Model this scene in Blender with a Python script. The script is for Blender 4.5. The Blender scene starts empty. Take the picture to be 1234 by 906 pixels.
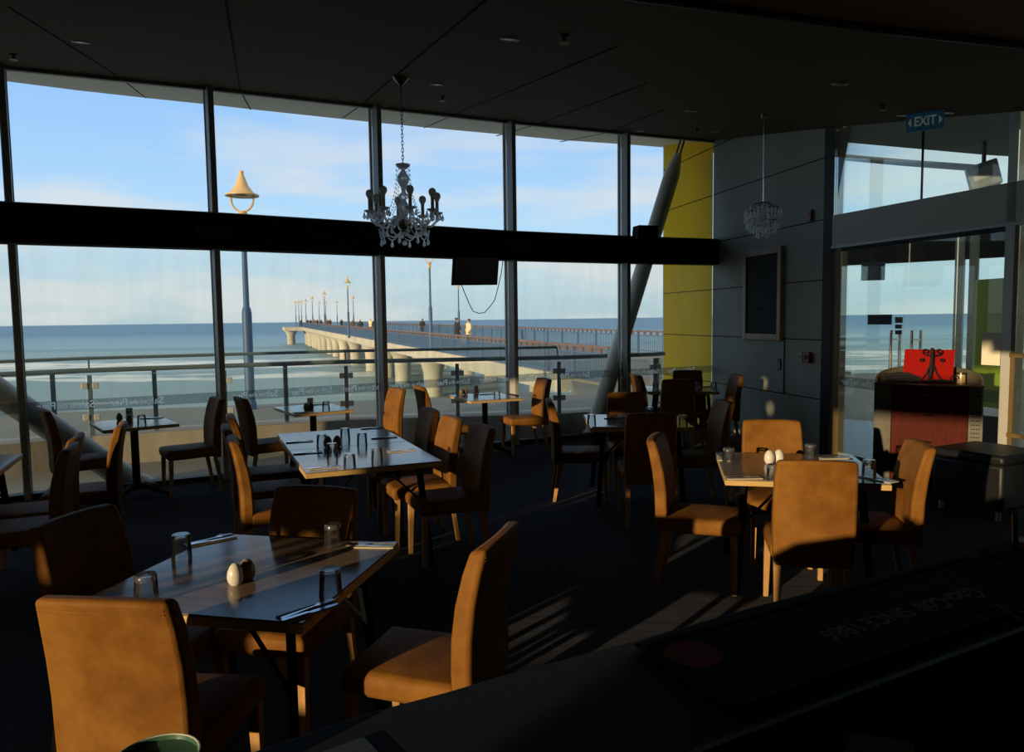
import bpy, bmesh, math, random
from mathutils import Vector as V, Matrix
random.seed(7)
S = bpy.context.scene
COL = S.collection
PI = math.pi
# ------------------------------------------------------------------ camera
F = 890.0; EYE = 1.75; PITCH = math.atan(68.3/F); ROLL = math.radians(0.75)
fwd = V((0, math.cos(PITCH), -math.sin(PITCH))); up0 = V((0, math.sin(PITCH), math.cos(PITCH))); rt0 = V((1, 0, 0))
rt = rt0*math.cos(ROLL) - up0*math.sin(ROLL); up = up0*math.cos(ROLL) + rt0*math.sin(ROLL)
CAM = V((0, 0, EYE))
cd = bpy.data.cameras.new('camera'); cam = bpy.data.objects.new('camera', cd); COL.objects.link(cam)
cd.sensor_fit = 'HORIZONTAL'; cd.sensor_width = 36; cd.lens = F/1234*36; cd.clip_start = .05; cd.clip_end = 40000
m3 = Matrix((rt, up, -fwd)).transposed(); cam.matrix_world = Matrix.Translation(CAM) @ m3.to_4x4()
S.camera = cam
def ray(x, y): return fwd + rt*((x-617)/F) - up*((y-453)/F)
def atz(x, y, z):
    d = ray(x, y); return CAM + d*((z-EYE)/d.z)
def atY(x, y, Y):
    d = ray(x, y); return CAM + d*(Y/d.y)
def onwall(x, y, A, B):                     # where a sight line meets the vertical plane through A and B
    d = ray(x, y); t = B-A; n = V((t.y, -t.x, 0)); return CAM + d*(n.dot(A-CAM)/n.dot(d))
def ceilz(x, y): return 2.70 - .065*x + .17*y
def onceil(x, y, dz=0):
    d = ray(x, y); t = (2.70+dz-EYE)/(d.z + .065*d.x - .17*d.y); return CAM + d*t
# ------------------------------------------------------------------ materials
MATS = {}
def mat(name, col, rough=.5, metal=0., noise=None, bump=None, spec=.5, trans=0., alpha=None, emit=None, ior=1.45, coat=0.):
    """noise=(scale, other colour, (sx,sy,sz)) mottles the colour; bump=(scale, strength)."""
    m = bpy.data.materials.new(name); m.use_nodes = True; nt = m.node_tree; b = nt.nodes['Principled BSDF']
    b.inputs['Base Color'].default_value = (*col, 1); b.inputs['Roughness'].default_value = rough
    b.inputs['Metallic'].default_value = metal; b.inputs['Specular IOR Level'].default_value = spec
    b.inputs['Transmission Weight'].default_value = trans; b.inputs['IOR'].default_value = ior
    b.inputs['Coat Weight'].default_value = coat
    if emit: b.inputs['Emission Color'].default_value = (*emit[0], 1); b.inputs['Emission Strength'].default_value = emit[1]
    if noise or bump: tc = nt.nodes.new('ShaderNodeTexCoord')
    if noise:
        sc, c2, st = noise; mp = nt.nodes.new('ShaderNodeMapping'); mp.inputs['Scale'].default_value = st
        n = nt.nodes.new('ShaderNodeTexNoise'); n.inputs['Scale'].default_value = sc; n.inputs['Detail'].default_value = 6
        n.inputs['Roughness'].default_value = .6
        r = nt.nodes.new('ShaderNodeValToRGB'); r.color_ramp.elements[0].position = .36; r.color_ramp.elements[1].position = .64
        r.color_ramp.elements[0].color = (*col, 1); r.color_ramp.elements[1].color = (*c2, 1)
        nt.links.new(tc.outputs['Object'], mp.inputs[0]); nt.links.new(mp.outputs[0], n.inputs['Vector'])
        nt.links.new(n.outputs['Fac'], r.inputs[0]); nt.links.new(r.outputs[0], b.inputs['Base Color'])
    if bump:
        n2 = nt.nodes.new('ShaderNodeTexNoise'); n2.inputs['Scale'].default_value = bump[0]; n2.inputs['Detail'].default_value = 4
        bp = nt.nodes.new('ShaderNodeBump'); bp.inputs['Strength'].default_value = bump[1]; bp.inputs['Distance'].default_value = .01
        nt.links.new(tc.outputs['Object'], n2.inputs['Vector']); nt.links.new(n2.outputs['Fac'], bp.inputs['Height'])
        nt.links.new(bp.outputs[0], b.inputs['Normal'])
    MATS[name] = m; return m
def pane_mat(name, tint, haze, hazecol=(.75, .8, .78)):
    """Window glass: clear with a surface reflection and a film of salt."""
    m = bpy.data.materials.new(name); m.use_nodes = True; nt = m.node_tree; nt.nodes.clear()
    out = nt.nodes.new('ShaderNodeOutputMaterial'); tr = nt.nodes.new('ShaderNodeBsdfTransparent'); tr.inputs[0].default_value = (*tint, 1)
    gl = nt.nodes.new('ShaderNodeBsdfGlossy'); gl.inputs['Roughness'].default_value = .0; gl.inputs[0].default_value = (1, 1, 1, 1)
    fr = nt.nodes.new('ShaderNodeFresnel'); fr.inputs[0].default_value = 1.35
    mx = nt.nodes.new('ShaderNodeMixShader'); nt.links.new(fr.outputs[0], mx.inputs[0]); nt.links.new(tr.outputs[0], mx.inputs[1]); nt.links.new(gl.outputs[0], mx.inputs[2])
    last = mx
    if haze:
        df = nt.nodes.new('ShaderNodeBsdfTranslucent'); df.inputs[0].default_value = (*hazecol, 1)
        m2 = nt.nodes.new('ShaderNodeMixShader'); m2.inputs[0].default_value = haze
        tc = nt.nodes.new('ShaderNodeTexCoord'); mp = nt.nodes.new('ShaderNodeMapping'); mp.inputs['Scale'].default_value = (3, 3, .5)
        n = nt.nodes.new('ShaderNodeTexNoise'); n.inputs['Scale'].default_value = 2.2; n.inputs['Detail'].default_value = 6
        mr = nt.nodes.new('ShaderNodeMapRange'); mr.inputs[1].default_value = .3; mr.inputs[2].default_value = .7; mr.inputs[3].default_value = haze*.5; mr.inputs[4].default_value = haze*1.5
        nt.links.new(tc.outputs['Object'], mp.inputs[0]); nt.links.new(mp.outputs[0], n.inputs['Vector']); nt.links.new(n.outputs['Fac'], mr.inputs[0]); nt.links.new(mr.outputs[0], m2.inputs[0])
        nt.links.new(mx.outputs[0], m2.inputs[1]); nt.links.new(df.outputs[0], m2.inputs[2]); last = m2
    nt.links.new(last.outputs[0], out.inputs[0]); MATS[name] = m; return m
leather = mat('leather', (.255, .116, .022), .6, noise=(5.0, (.155, .062, .012), (1, 1, 1)), bump=(180, .12), spec=.10)
legwood = mat('leg_wood', (.50, .29, .11), .5, spec=.25, noise=(3, (.42, .23, .08), (20, 20, 1)))
tabletop_m = mat('table_laminate', (.25, .18, .125), .15, noise=(2.2, (.185, .132, .094), (1.2, 14, 1)), spec=.6)
edge_m = mat('table_edge', (.60, .42, .17), .4, noise=(4, (.52, .35, .13), (3, 3, 20)))
blackmetal = mat('black_metal', (.010, .010, .011), .5, spec=.3)
legblack = mat('leg_black', (.004, .004, .0045), .75, spec=.06)
blackbeam = mat('black_paint', (.022, .018, .014), .8, spec=.12)
mull_m = mat('mullion_grey', (.42, .43, .41), .5, .1)
carpet = mat('carpet', (.040, .043, .056), .95, noise=(6, (.075, .074, .082), (.5, 7, 1)), bump=(220, .5), spec=.05)
ceil_m = mat('ceiling_paint', (.15, .115, .08), .85, spec=.1)
soffit_m = mat('soffit_daylit', (.86, .86, .82), .6)  # same panels as the ceiling; pale tone puts the outdoor light into the colour
joint_m = mat('joint_black', (.006, .006, .006), .9, spec=.05)
concrete_wall = mat('grey_panel', (.46, .47, .40), .7, noise=(1.5, (.40, .41, .355), (1, 1, 1)))
yellow_m = mat('yellow_panel', (.90, .58, .002), .7, noise=(1.2, (.82, .52, .002), (1, 1, 1)), spec=.08)
darkwall = mat('dark_wall', (.02, .018, .016), .9, spec=.1)
concrete = mat('concrete', (.34, .31, .235), .85, noise=(2.0, (.23, .21, .155), (1, 1, .4)), bump=(30, .2))
piercon = mat('pier_concrete', (.56, .53, .45), .85, noise=(.8, (.44, .415, .35), (1, 1, .5)))
pave = mat('paving', (.215, .21, .18), .9, noise=(.6, (.17, .168, .145), (1, 1, 1)), bump=(20, .2))
bluefence = mat('blue_rail', (.065, .135, .28), .6)
tealrail = mat('steel_rail', (.10, .145, .15), .5, .1)
redrail = mat('timber_rail', (.16, .105, .095), .6)
pillarm = mat('pillar_paint', (.70, .72, .66), .5, 0, noise=(3, (.60, .62, .57), (1, 1, .3)))
lampblue = mat('lamp_pole_blue', (.03, .09, .22), .5)
lampcream = mat('lamp_cream', (.62, .45, .22), .45)
silver = mat('silver_frame', (.55, .55, .50), .45, .2)
greybeam = mat('grey_beam', (.72, .74, .66), .6, 0)
chrome = mat('chrome', (.75, .76, .78), .16, 1.)
brass = mat('dark_brass', (.18, .13, .07), .35, .9)
crystal = None
glassm = None
candle_m = mat('candle_sleeve', (.72, .58, .40), .4, .1)
ceramic = mat('ceramic_white', (.70, .68, .60), .18, coat=.3)
peppercer = mat('ceramic_brown', (.20, .155, .10), .25, coat=.3)
napkin_m = mat('paper_napkin', (.36, .31, .19), .9)
napkinw_m = mat('paper_napkin_pale', (.70, .64, .48), .9)
napkind_m = mat('paper_napkin_navy', (.03, .04, .10), .9)
steel = mat('cutlery_steel', (.72, .75, .8), .2, 1.)
whitecard = mat('white_card', (.8, .8, .8), .7)
deskwood = mat('red_wood', (.085, .009, .002), .5, noise=(3, (.055, .006, .0015), (14, 14, 1)), spec=.10)
bronze = mat('bronze_sheet', (.10, .09, .06), .55, 0, noise=(4, (.07, .06, .04), (1, 1, 1)))
redpaper = mat('red_board', (.27, .005, .003), .7, spec=.08)
blackleather = mat('black_leather', (.006, .007, .007), .5)
bartop = mat('bar_laminate', (.020, .025, .032), .6, noise=(60, (.016, .020, .026), (1, 1, 1)), spec=.06)
barfront = mat('bar_panel', (.012, .009, .008), .6)
matrubber = mat('bar_mat_rubber', (.006, .006, .007), .85, spec=.15)
matprint = mat('mat_print', (.22, .22, .21), .8, spec=.1)
matred = mat('mat_red_print', (.26, .03, .010), .8, spec=.1)
greenc = mat('green_glaze', (.05, .12, .085), .35)
rimc = mat('pale_rim', (.45, .48, .38), .4)
redliq = mat('red_syrup', (.35, .02, .008), .2, trans=.5)
boardblack = mat('chalkboard', (.012, .017, .022), .8)
chalk = mat('chalk', (.34, .38, .36), .9)
palewood = mat('pale_wood', (.66, .50, .32), .5, noise=(3, (.56, .42, .26), (16, 16, 2)))
exitblue = mat('exit_blue', (.008, .055, .105), .4, emit=((.008, .05, .09), .2))
exitpale = mat('exit_pale', (.34, .40, .36), .5, emit=((.34, .42, .36), .12))
alarmred = mat('alarm_red', (.30, .012, .010), .4)
alarmpink = mat('alarm_pink', (.42, .16, .17), .5)
offwhite = mat('off_white', (.55, .55, .52), .5)
screenblack = mat('screen_black', (.003, .003, .004), .6, spec=.1)
lightglass = mat('downlight_lens', (.35, .37, .37), .25)
brownpost = mat('brown_post', (.16, .105, .035), .5)
lime_m = mat('lime_panel', (.42, .46, .02), .55)
posterm = mat('cream_poster', (.86, .80, .62), .7)
tile_m = mat('foyer_tile', (.10, .11, .11), .35)
skin_m = mat('skin', (.45, .27, .19), .6)
darkcoat = mat('dark_coat', (.018, .019, .022), .9)
navycoat = mat('navy_coat', (.03, .04, .075), .9)
greycoat = mat('grey_coat', (.10, .095, .09), .9)
creamcoat = mat('cream_coat', (.75, .66, .42), .8)
redcoat = mat('rust_coat', (.10, .045, .035), .9)
hairm = mat('hair_brown', (.05, .03, .02), .7)
trouser = mat('trouser', (.03, .035, .05), .9)
pane_up = pane_mat('window_glass_clear', (.955, .975, .985), 0)
pane_lo = pane_mat('window_glass_salty', (.945, .97, .965), .035)
bal_pane = pane_mat('balustrade_glass', (.94, .97, .965), .02)
door_pane = pane_mat('door_glass', (.84, .92, .90), .02)
frost = pane_mat('frosted_strip', (.50, .53, .54), .10, (.40, .44, .45))
lettering_m = pane_mat('frosted_lettering', (.5, .5, .5), .9, (.97, 1, .98))
frostside = pane_mat('frosted_side_glass', (.7, .75, .66), .35, (.6, .6, .5))
def thin_glass(name, tint, body, bodycol, ior=1.5, rough=.02):
    m = bpy.data.materials.new(name); m.use_nodes = True; nt = m.node_tree; nt.nodes.clear(); L = nt.links.new
    out = nt.nodes.new('ShaderNodeOutputMaterial'); tr = nt.nodes.new('ShaderNodeBsdfTransparent'); tr.inputs[0].default_value = (*tint, 1)
    gl = nt.nodes.new('ShaderNodeBsdfGlossy'); gl.inputs['Roughness'].default_value = rough; fr = nt.nodes.new('ShaderNodeFresnel'); fr.inputs[0].default_value = ior
    df = nt.nodes.new('ShaderNodeBsdfDiffuse'); df.inputs[0].default_value = (*bodycol, 1); tl = nt.nodes.new('ShaderNodeBsdfTranslucent'); tl.inputs[0].default_value = (*bodycol, 1)
    a = nt.nodes.new('ShaderNodeMixShader'); a.inputs[0].default_value = .5; L(df.outputs[0], a.inputs[1]); L(tl.outputs[0], a.inputs[2])
    b = nt.nodes.new('ShaderNodeMixShader'); b.inputs[0].default_value = body; L(tr.outputs[0], b.inputs[1]); L(a.outputs[0], b.inputs[2])
    c = nt.nodes.new('ShaderNodeMixShader'); L(fr.outputs[0], c.inputs[0]); L(b.outputs[0], c.inputs[1]); L(gl.outputs[0], c.inputs[2]); L(c.outputs[0], out.inputs[0]); MATS[name] = m; return m
def crystal_mat():
    m = bpy.data.materials.new('crystal'); m.use_nodes = True; nt = m.node_tree; nt.nodes.clear(); L = nt.links.new
    out = nt.nodes.new('ShaderNodeOutputMaterial'); g = nt.nodes.new('ShaderNodeBsdfGlass'); g.inputs['IOR'].default_value = 1.55; g.inputs['Roughness'].default_value = .0
    tl = nt.nodes.new('ShaderNodeBsdfTranslucent'); tl.inputs[0].default_value = (.95, .96, 1, 1); df = nt.nodes.new('ShaderNodeBsdfDiffuse'); df.inputs[0].default_value = (.9, .92, .95, 1)
    a = nt.nodes.new('ShaderNodeAddShader'); b = nt.nodes.new('ShaderNodeMixShader'); b.inputs[0].default_value = .42
    L(tl.outputs[0], a.inputs[0]); L(df.outputs[0], a.inputs[1]); L(g.outputs[0], b.inputs[1]); L(a.outputs[0], b.inputs[2]); L(b.outputs[0], out.inputs[0]); return m
crystal = crystal_mat()
bulb_m = thin_glass('bulb_frosted', (1, 1, 1), .93, (.96, .93, .88), 1.4, .3)
glassbase = thin_glass('glass_base', (.92, .95, .98), .14, (.85, .92, 1.), 2.0, .06)
glassm = thin_glass('clear_glass', (.95, .97, .97), .02, (.8, .85, .9), 1.5)
# ------------------------------------------------------------------ mesh builder
class MB:
    def __init__(s): s.v = []; s.f = []
    def add(s, vs, fs):
        o = len(s.v); s.v += [V(p) for p in vs]; s.f += [tuple(i+o for i in f) for f in fs]; return s
    def frame(s, c, ax, ay, az):            # box from its centre and three half-axes
        c = V(c); vs = [c + ax*i + ay*j + az*k for k in (-1, 1) for j in (-1, 1) for i in (-1, 1)]
        fs = [(0, 2, 3, 1), (4, 5, 7, 6), (0, 1, 5, 4), (2, 6, 7, 3), (0, 4, 6, 2), (1, 3, 7, 5)]
        if ax.cross(ay).dot(az) < 0: fs = [f[::-1] for f in fs]
        return s.add(vs, fs)
    def box(s, c, size, rz=0):
        ca, sa = math.cos(rz), math.sin(rz)
        return s.frame(c, V((ca, sa, 0))*size[0]/2, V((-sa, ca, 0))*size[1]/2, V((0, 0, size[2]/2)))
    def bar(s, p, q, w, h, side=None):      # rectangular bar from p to q
        p = V(p); q = V(q); d = (q-p); u = d.normalized(); sd = V(side) if side else u.cross(V((0, 0, 1)))
        if sd.length < 1e-4: sd = V((1, 0, 0))
        sd = (sd - u*sd.dot(u)).normalized(); n = sd.cross(u).normalized()
        return s.frame((p+q)/2, sd*w/2, d/2, n*h/2)
    def tube(s, path, r, seg=8, closed=False):
        path = [V(p) for p in path]; n = len(path); rs = r if isinstance(r, (list, tuple)) else [r]*n
        t0 = None; rings = []; nrm = None
        for i, p in enumerate(path):
            a = path[i-1] if (i or closed) else p; b = path[(i+1) % n] if (i < n-1 or closed) else p
            t = (b-a).normalized()
            if nrm is None:
                nrm = t.cross(V((0, 0, 1)));
                if nrm.length < .01: nrm = t.cross(V((1, 0, 0)))
            nrm = (nrm - t*nrm.dot(t)).normalized(); bn = t.cross(nrm)
            rings.append([p + nrm*(rs[i]*math.cos(2*PI*k/seg)) + bn*(rs[i]*math.sin(2*PI*k/seg)) for k in range(seg)])
        vs = [q for g in rings for q in g]; fs = []
        m = n if closed else n-1
        for i in range(m):
            j = (i+1) % n
            for k in range(seg): fs.append((i*seg+k, i*seg+(k+1) % seg, j*seg+(k+1) % seg, j*seg+k))
        if not closed: fs += [tuple(range(seg))[::-1], tuple((n-1)*seg+k for k in range(seg))]
        return s.add(vs, fs)
    def lathe(s, prof, c=(0, 0, 0), seg=20):  # closed when first/last radius is 0
        c = V(c); vs = []; fs = []; idx = []
        for r, z in prof:
            if r < 1e-6: vs.append(c+V((0, 0, z))); idx.append([len(vs)-1]*seg)
            else:
                b = len(vs); vs += [c+V((r*math.cos(2*PI*k/seg), r*math.sin(2*PI*k/seg), z)) for k in range(seg)]; idx.append([b+k for k in range(seg)])
        for i in range(len(prof)-1):
            for k in range(seg):
                q = [idx[i][k], idx[i][(k+1) % seg], idx[i+1][(k+1) % seg], idx[i+1][k]]
                q = [x for n, x in enumerate(q) if x not in q[:n]]
                if len(q) > 2: fs.append(tuple(q))
        return s.add(vs, fs)
    def prism(s, poly, z0, z1):             # poly in xy, counter-clockwise; z may be a function of (x, y)
        n = len(poly); f0 = z0 if callable(z0) else (lambda x, y: z0); f1 = z1 if callable(z1) else (lambda x, y: z1)
        vs = [V((x, y, f0(x, y))) for x, y in poly] + [V((x, y, f1(x, y))) for x, y in poly]
        return s.add(vs, [tuple(range(n))[::-1], tuple(range(n, 2*n))] + [(i, (i+1) % n, (i+1) % n+n, i+n) for i in range(n)])
    def ball(s, c, r, seg=8, sz=1.):
        k = max(4, seg//2+1); return s.lathe([(r*math.sin(PI*i/k), -r*sz*math.cos(PI*i/k)) for i in range(k+1)], c, seg)
    def build(s, name, m, parent=None, smooth=False, bevel=0, bseg=2, local=False, subd=0, ang=40):
        me = bpy.data.meshes.new(name); vs = s.v
        if parent is not None and not local:
            o = V((0, 0, 0)); p = parent
            while p: o += p.location; p = p.parent
            vs = [v-o for v in vs]
        elif parent is None and not local and len(vs):
            pass
        me.from_pydata([tuple(v) for v in vs], [], s.f); me.update()
        bm = bmesh.new(); bm.from_mesh(me); bmesh.ops.recalc_face_normals(bm, faces=bm.faces)
        if any(len(f.verts) > 4 for f in bm.faces): bmesh.ops.triangulate(bm, faces=[f for f in bm.faces if len(f.verts) > 12])
        bm.to_mesh(me); bm.free()
        if m: me.materials.append(m)
        ob = bpy.data.objects.new(name, me); COL.objects.link(ob)
        if parent: ob.parent = parent
        if bevel:
            b = ob.modifiers.new('bevel', 'BEVEL'); b.width = bevel; b.segments = bseg; b.limit_method = 'ANGLE'; b.angle_limit = math.radians(30)
        if subd: sm = ob.modifiers.new('sub', 'SUBSURF'); sm.levels = subd; sm.render_levels = subd
        if smooth:
            for p in me.polygons: p.use_smooth = True
            if not subd:
                try: me.set_sharp_from_angle(angle=math.radians(ang))
                except Exception: pass
        return ob
def tag(o, label=None, cat=None, group=None, kind=None):
    if label: o['label'] = label
    if cat: o['category'] = cat
    if group: o['group'] = group
    if kind: o['kind'] = kind
    return o
def thing(name, loc, label, cat, rz=0, group=None, kind=None):
    o = bpy.data.objects.new(name, None); COL.objects.link(o); o.location = loc; o.rotation_euler = (0, 0, rz); o.empty_display_size = .1
    return tag(o, label, cat, group, kind)
def kids(o): return [c for c in bpy.data.objects if c.parent == o]
def dup(root, loc, rz, label, group=None, cat=None):
    r = root.copy(); COL.objects.link(r); r.location = loc; r.rotation_euler = (0, 0, rz)
    tag(r, label, cat, group)
    for ch in KIDS[root.name]:
        c = ch.copy(); COL.objects.link(c); c.parent = r
        for g in KIDS.get(ch.name, ()):
            d = g.copy(); COL.objects.link(d); d.parent = c
    return r
KIDS = {}
def remember(root):
    KIDS[root.name] = kids(root)
    for c in KIDS[root.name]:
        k = kids(c)
        if k: KIDS[c.name] = k
def text_mb(mb, s, size, fn, shear=0, bold=0, extr=0):
    """Letters as filled outlines; fn maps the flat letter coordinates (x right, y up, centred) to the place."""
    cu = bpy.data.curves.new('t', 'FONT'); cu.body = s; cu.size = size; cu.shear = shear; cu.offset = bold; cu.align_x = 'CENTER'; cu.align_y = 'CENTER'
    ob = bpy.data.objects.new('t', cu); COL.objects.link(ob); bpy.context.view_layer.update()
    me = bpy.data.meshes.new_from_object(ob.evaluated_get(bpy.context.evaluated_depsgraph_get()))
    mb.add([fn(v.co.x, v.co.y) for v in me.vertices], [tuple(p.vertices) for p in me.polygons])
    bpy.data.objects.remove(ob); bpy.data.curves.remove(cu); bpy.data.meshes.remove(me); return mb
def lettered_strip(x0, x1, h, step, first, fn, film, letters, parent):
    """A strip from x0 to x1 of height h; fn maps (x, y) on the strip to the place; the words repeat every step."""
    dg = bpy.context.evaluated_depsgraph_get; ms = bpy.data.curves.new('strip', 'CURVE'); ms.dimensions = '2D'; ms.fill_mode = 'BOTH'
    lt = MB(); x = first
    while x < x1 - .2:
        for txt, size, dx, bold in (('Salt', .105, -.19, .0018), ('on the', .07, -.025, .0004), ('Pier', .105, .165, .0018)):
            cu = bpy.data.curves.new('t', 'FONT'); cu.body = txt; cu.size = size; cu.offset = bold; cu.align_x = 'CENTER'; cu.align_y = 'CENTER'; cu.resolution_u = 3
            ob = bpy.data.objects.new('t', cu); COL.objects.link(ob); bpy.context.view_layer.update()
            c2 = ob.to_curve(dg())
            for sp in c2.splines:
                q = ms.splines.new('BEZIER'); q.bezier_points.add(len(sp.bezier_points)-1); q.use_cyclic_u = True; q.resolution_u = 3
                for a, b in zip(q.bezier_points, sp.bezier_points):
                    a.handle_left_type = a.handle_right_type = 'FREE'
                    for k in ('co', 'handle_left', 'handle_right'):
                        v = getattr(b, k); setattr(a, k, (x - (v.x+dx), v.y, 0))
            ob.to_curve_clear(); me = bpy.data.meshes.new_from_object(ob.evaluated_get(dg()))
            lt.add([fn(x - (v.co.x+dx), v.co.y) for v in me.vertices], [tuple(p.vertices) for p in me.polygons])
            bpy.data.objects.remove(ob); bpy.data.curves.remove(cu); bpy.data.meshes.remove(me)
        x += step
    q = ms.splines.new('POLY'); q.points.add(3); q.use_cyclic_u = True
    for p, (a, b) in zip(q.points, ((x0, -h/2), (x1, -h/2), (x1, h/2), (x0, h/2))): p.co = (a, b, 0, 1)
    ob = bpy.data.objects.new('strip', ms); COL.objects.link(ob); bpy.context.view_layer.update()
    me = bpy.data.meshes.new_from_object(ob.evaluated_get(dg()))
    m = MB(); m.add([fn(v.co.x, v.co.y) for v in me.vertices], [tuple(p.vertices) for p in me.polygons])
    bpy.data.objects.remove(ob); bpy.data.curves.remove(ms); bpy.data.meshes.remove(me)
    st = m.build('frosted_strip', film, parent)
    if lt.v: lt.build('lettering', letters, st)
    return st
def xy(p): return (p[0], p[1])
Z = V((0, 0, 1))
def hd(a): a = math.radians(a); return V((math.sin(a), math.cos(a), 0))   # compass heading: 0 away from the camera, 90 to the right
# ================================================================== THE ROOM
Bp = [atz(x, y, 2.56) for x, y in ((14, 292), (262, 299.5), (462, 307), (622, 313), (759, 316.5), (868, 318.5))]
for p in Bp: p.z = 0
Bp = [V((-6.15, 6.25, 0))] + Bp
Nn = []
for i in range(len(Bp)):
    t = (Bp[min(i+1, len(Bp)-1)] - Bp[max(i-1, 0)]).normalized(); Nn.append(V((-t.y, t.x, 0)))
def off(d): return [p + n*d for p, n in zip(Bp, Nn)]
G = off(.18)                                # the glass line
Pc = atz(996, 299, 2.56); Pc.z = 0          # corner of grey wall and door wall
P1 = atz(1234, 268, 2.56); P1.z = 0
dW = (P1-Pc).normalized(); P2 = Pc + dW*5.2
Pe = G[-1].copy(); gdir = (Pe-Pc).normalized()
Pe = Pc + gdir*(Pe-Pc).length
Pf = Pe + gdir*1.82                         # outer end of the yellow fin
nW = V((-dW.y, dW.x, 0)); nW = nW if nW.x > 0 else -nW      # outward from the door wall
gN = V((gdir.y, -gdir.x, 0)); gN = gN if gN.x > 0 else -gN  # outward from the grey wall
Lft = [V((-7.0, 5.0, 0)), V((-7.15, 3.8, 0)), V((-6.9, 2.8, 0))]      # the curved front carries on round the left, out of frame
SD = V((math.sin(math.radians(40)), math.cos(math.radians(40)), 0)); UD = V((SD.y, -SD.x, 0)); TE = .145
WA, WB = UD*-7.4 + SD*-6, UD*-.62 + SD*-6; BkR = V((5.4, WB.y, 0)); MidL, MidC, MidR = Lft[-1], V((-1.0, 1.2, 0)), V((5.4, 1.2, 0))
front = [xy(Pc)] + [xy(p) for p in G[::-1]] + [xy(p) for p in Lft] + [xy(MidC), xy(MidR), xy(P2)]
rear = [xy(MidC), xy(MidL), xy(WA), xy(WB), xy(BkR), xy(MidR)]
room = front[:-3] + [xy(WA), xy(WB), xy(BkR), xy(P2)]
MB().prism(room, -.07, 0).build('floor', carpet)['kind'] = 'structure'
# ceiling with its radial joints
ceil_o = MB().prism(front, ceilz, lambda x, y: ceilz(x, y)+.12).build('ceiling', ceil_m); ceil_o['kind'] = 'structure'
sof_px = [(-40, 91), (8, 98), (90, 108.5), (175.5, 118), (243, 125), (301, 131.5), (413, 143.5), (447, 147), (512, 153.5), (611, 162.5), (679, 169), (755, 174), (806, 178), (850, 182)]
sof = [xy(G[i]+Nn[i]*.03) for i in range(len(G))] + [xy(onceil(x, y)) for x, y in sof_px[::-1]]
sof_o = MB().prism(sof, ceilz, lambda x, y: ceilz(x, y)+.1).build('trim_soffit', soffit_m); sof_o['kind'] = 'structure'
jl = [((10, 8), (143, 92), (176, 118)), ((272, 0), (289, 108), (302, 132)), ((585, 0), (433, 128), (413, 142)), ((745, 55), (545, 139), (511, 154)), ((780, 100), (648, 149.4), (598, 164)), ((800, 132), (731, 160), (675, 171))]
j1 = MB(); j2 = MB()
for a, b, c in jl:
    A, B, C = onceil(*a), onceil(*b), onceil(*c)
    for mb, p, q in ((j1, A, B), (j2, B, C)):
        mb.bar(p + Z*.002, q + Z*.002, .014, .012)
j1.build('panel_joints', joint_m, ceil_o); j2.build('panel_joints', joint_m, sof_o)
# ---- window wall: glass bays, mullions, black transom beam
def poly_strip(inner, outer, z0, z1):
    mb = MB(); n = len(inner)
    vs = [V((p.x, p.y, z)) for z in (z0, z1) for row in (inner, outer) for p in row]
    I = lambda z, r, i: (z*2+r)*n+i
    fs = []
    for i in range(n-1):
        fs += [(I(0,0,i), I(0,0,i+1), I(1,0,i+1), I(1,0,i)), (I(0,1,i), I(1,1,i), I(1,1,i+1), I(0,1,i+1)), (I(1,0,i), I(1,0,i+1), I(1,1,i+1), I(1,1,i)), (I(0,0,i), I(0,1,i), I(0,1,i+1), I(0,0,i+1))]
    for i in (0, n-1): fs.append((I(0,0,i), I(0,1,i), I(1,1,i), I(1,0,i)))
    return mb.add(vs, fs)
bi = off(0); bo = off(.26)
bi[-1] = bi[-1] + (bi[-1]-bi[-2]).normalized()*.05
bm_ = poly_strip(bi, bo, 2.56, 2.94).build('trim_transom', blackbeam); bm_['kind'] = 'structure'
ledge = poly_strip(off(.02), off(.24), 2.94, 2.955).build('ledge', mull_m, bm_)
sillt = poly_strip(off(.10), off(.24), 0.0, .05).build('trim_sill', blackmetal); sillt['kind'] = 'structure'
for i in range(1, 6):
    n = Nn[i]; t = V((n.y, -n.x, 0)); c = G[i]
    mb = MB(); h0, h1 = 0, ceilz(c.x, c.y) - .005
    mb.frame(c - n*.05 + Z*(h0+h1)/2, t*.03, n*.11, Z*(h1-h0)/2)
    o = mb.build('trim_mullion', mull_m if True else None, None, bevel=.004); o['kind'] = 'structure'
    MB().frame(c + n*.075 + Z*(h0+h1)/2, t*.042, n*.014, Z*(h1-h0)/2 - Z*.01).build('outer_cap', mull_m, o)
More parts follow.
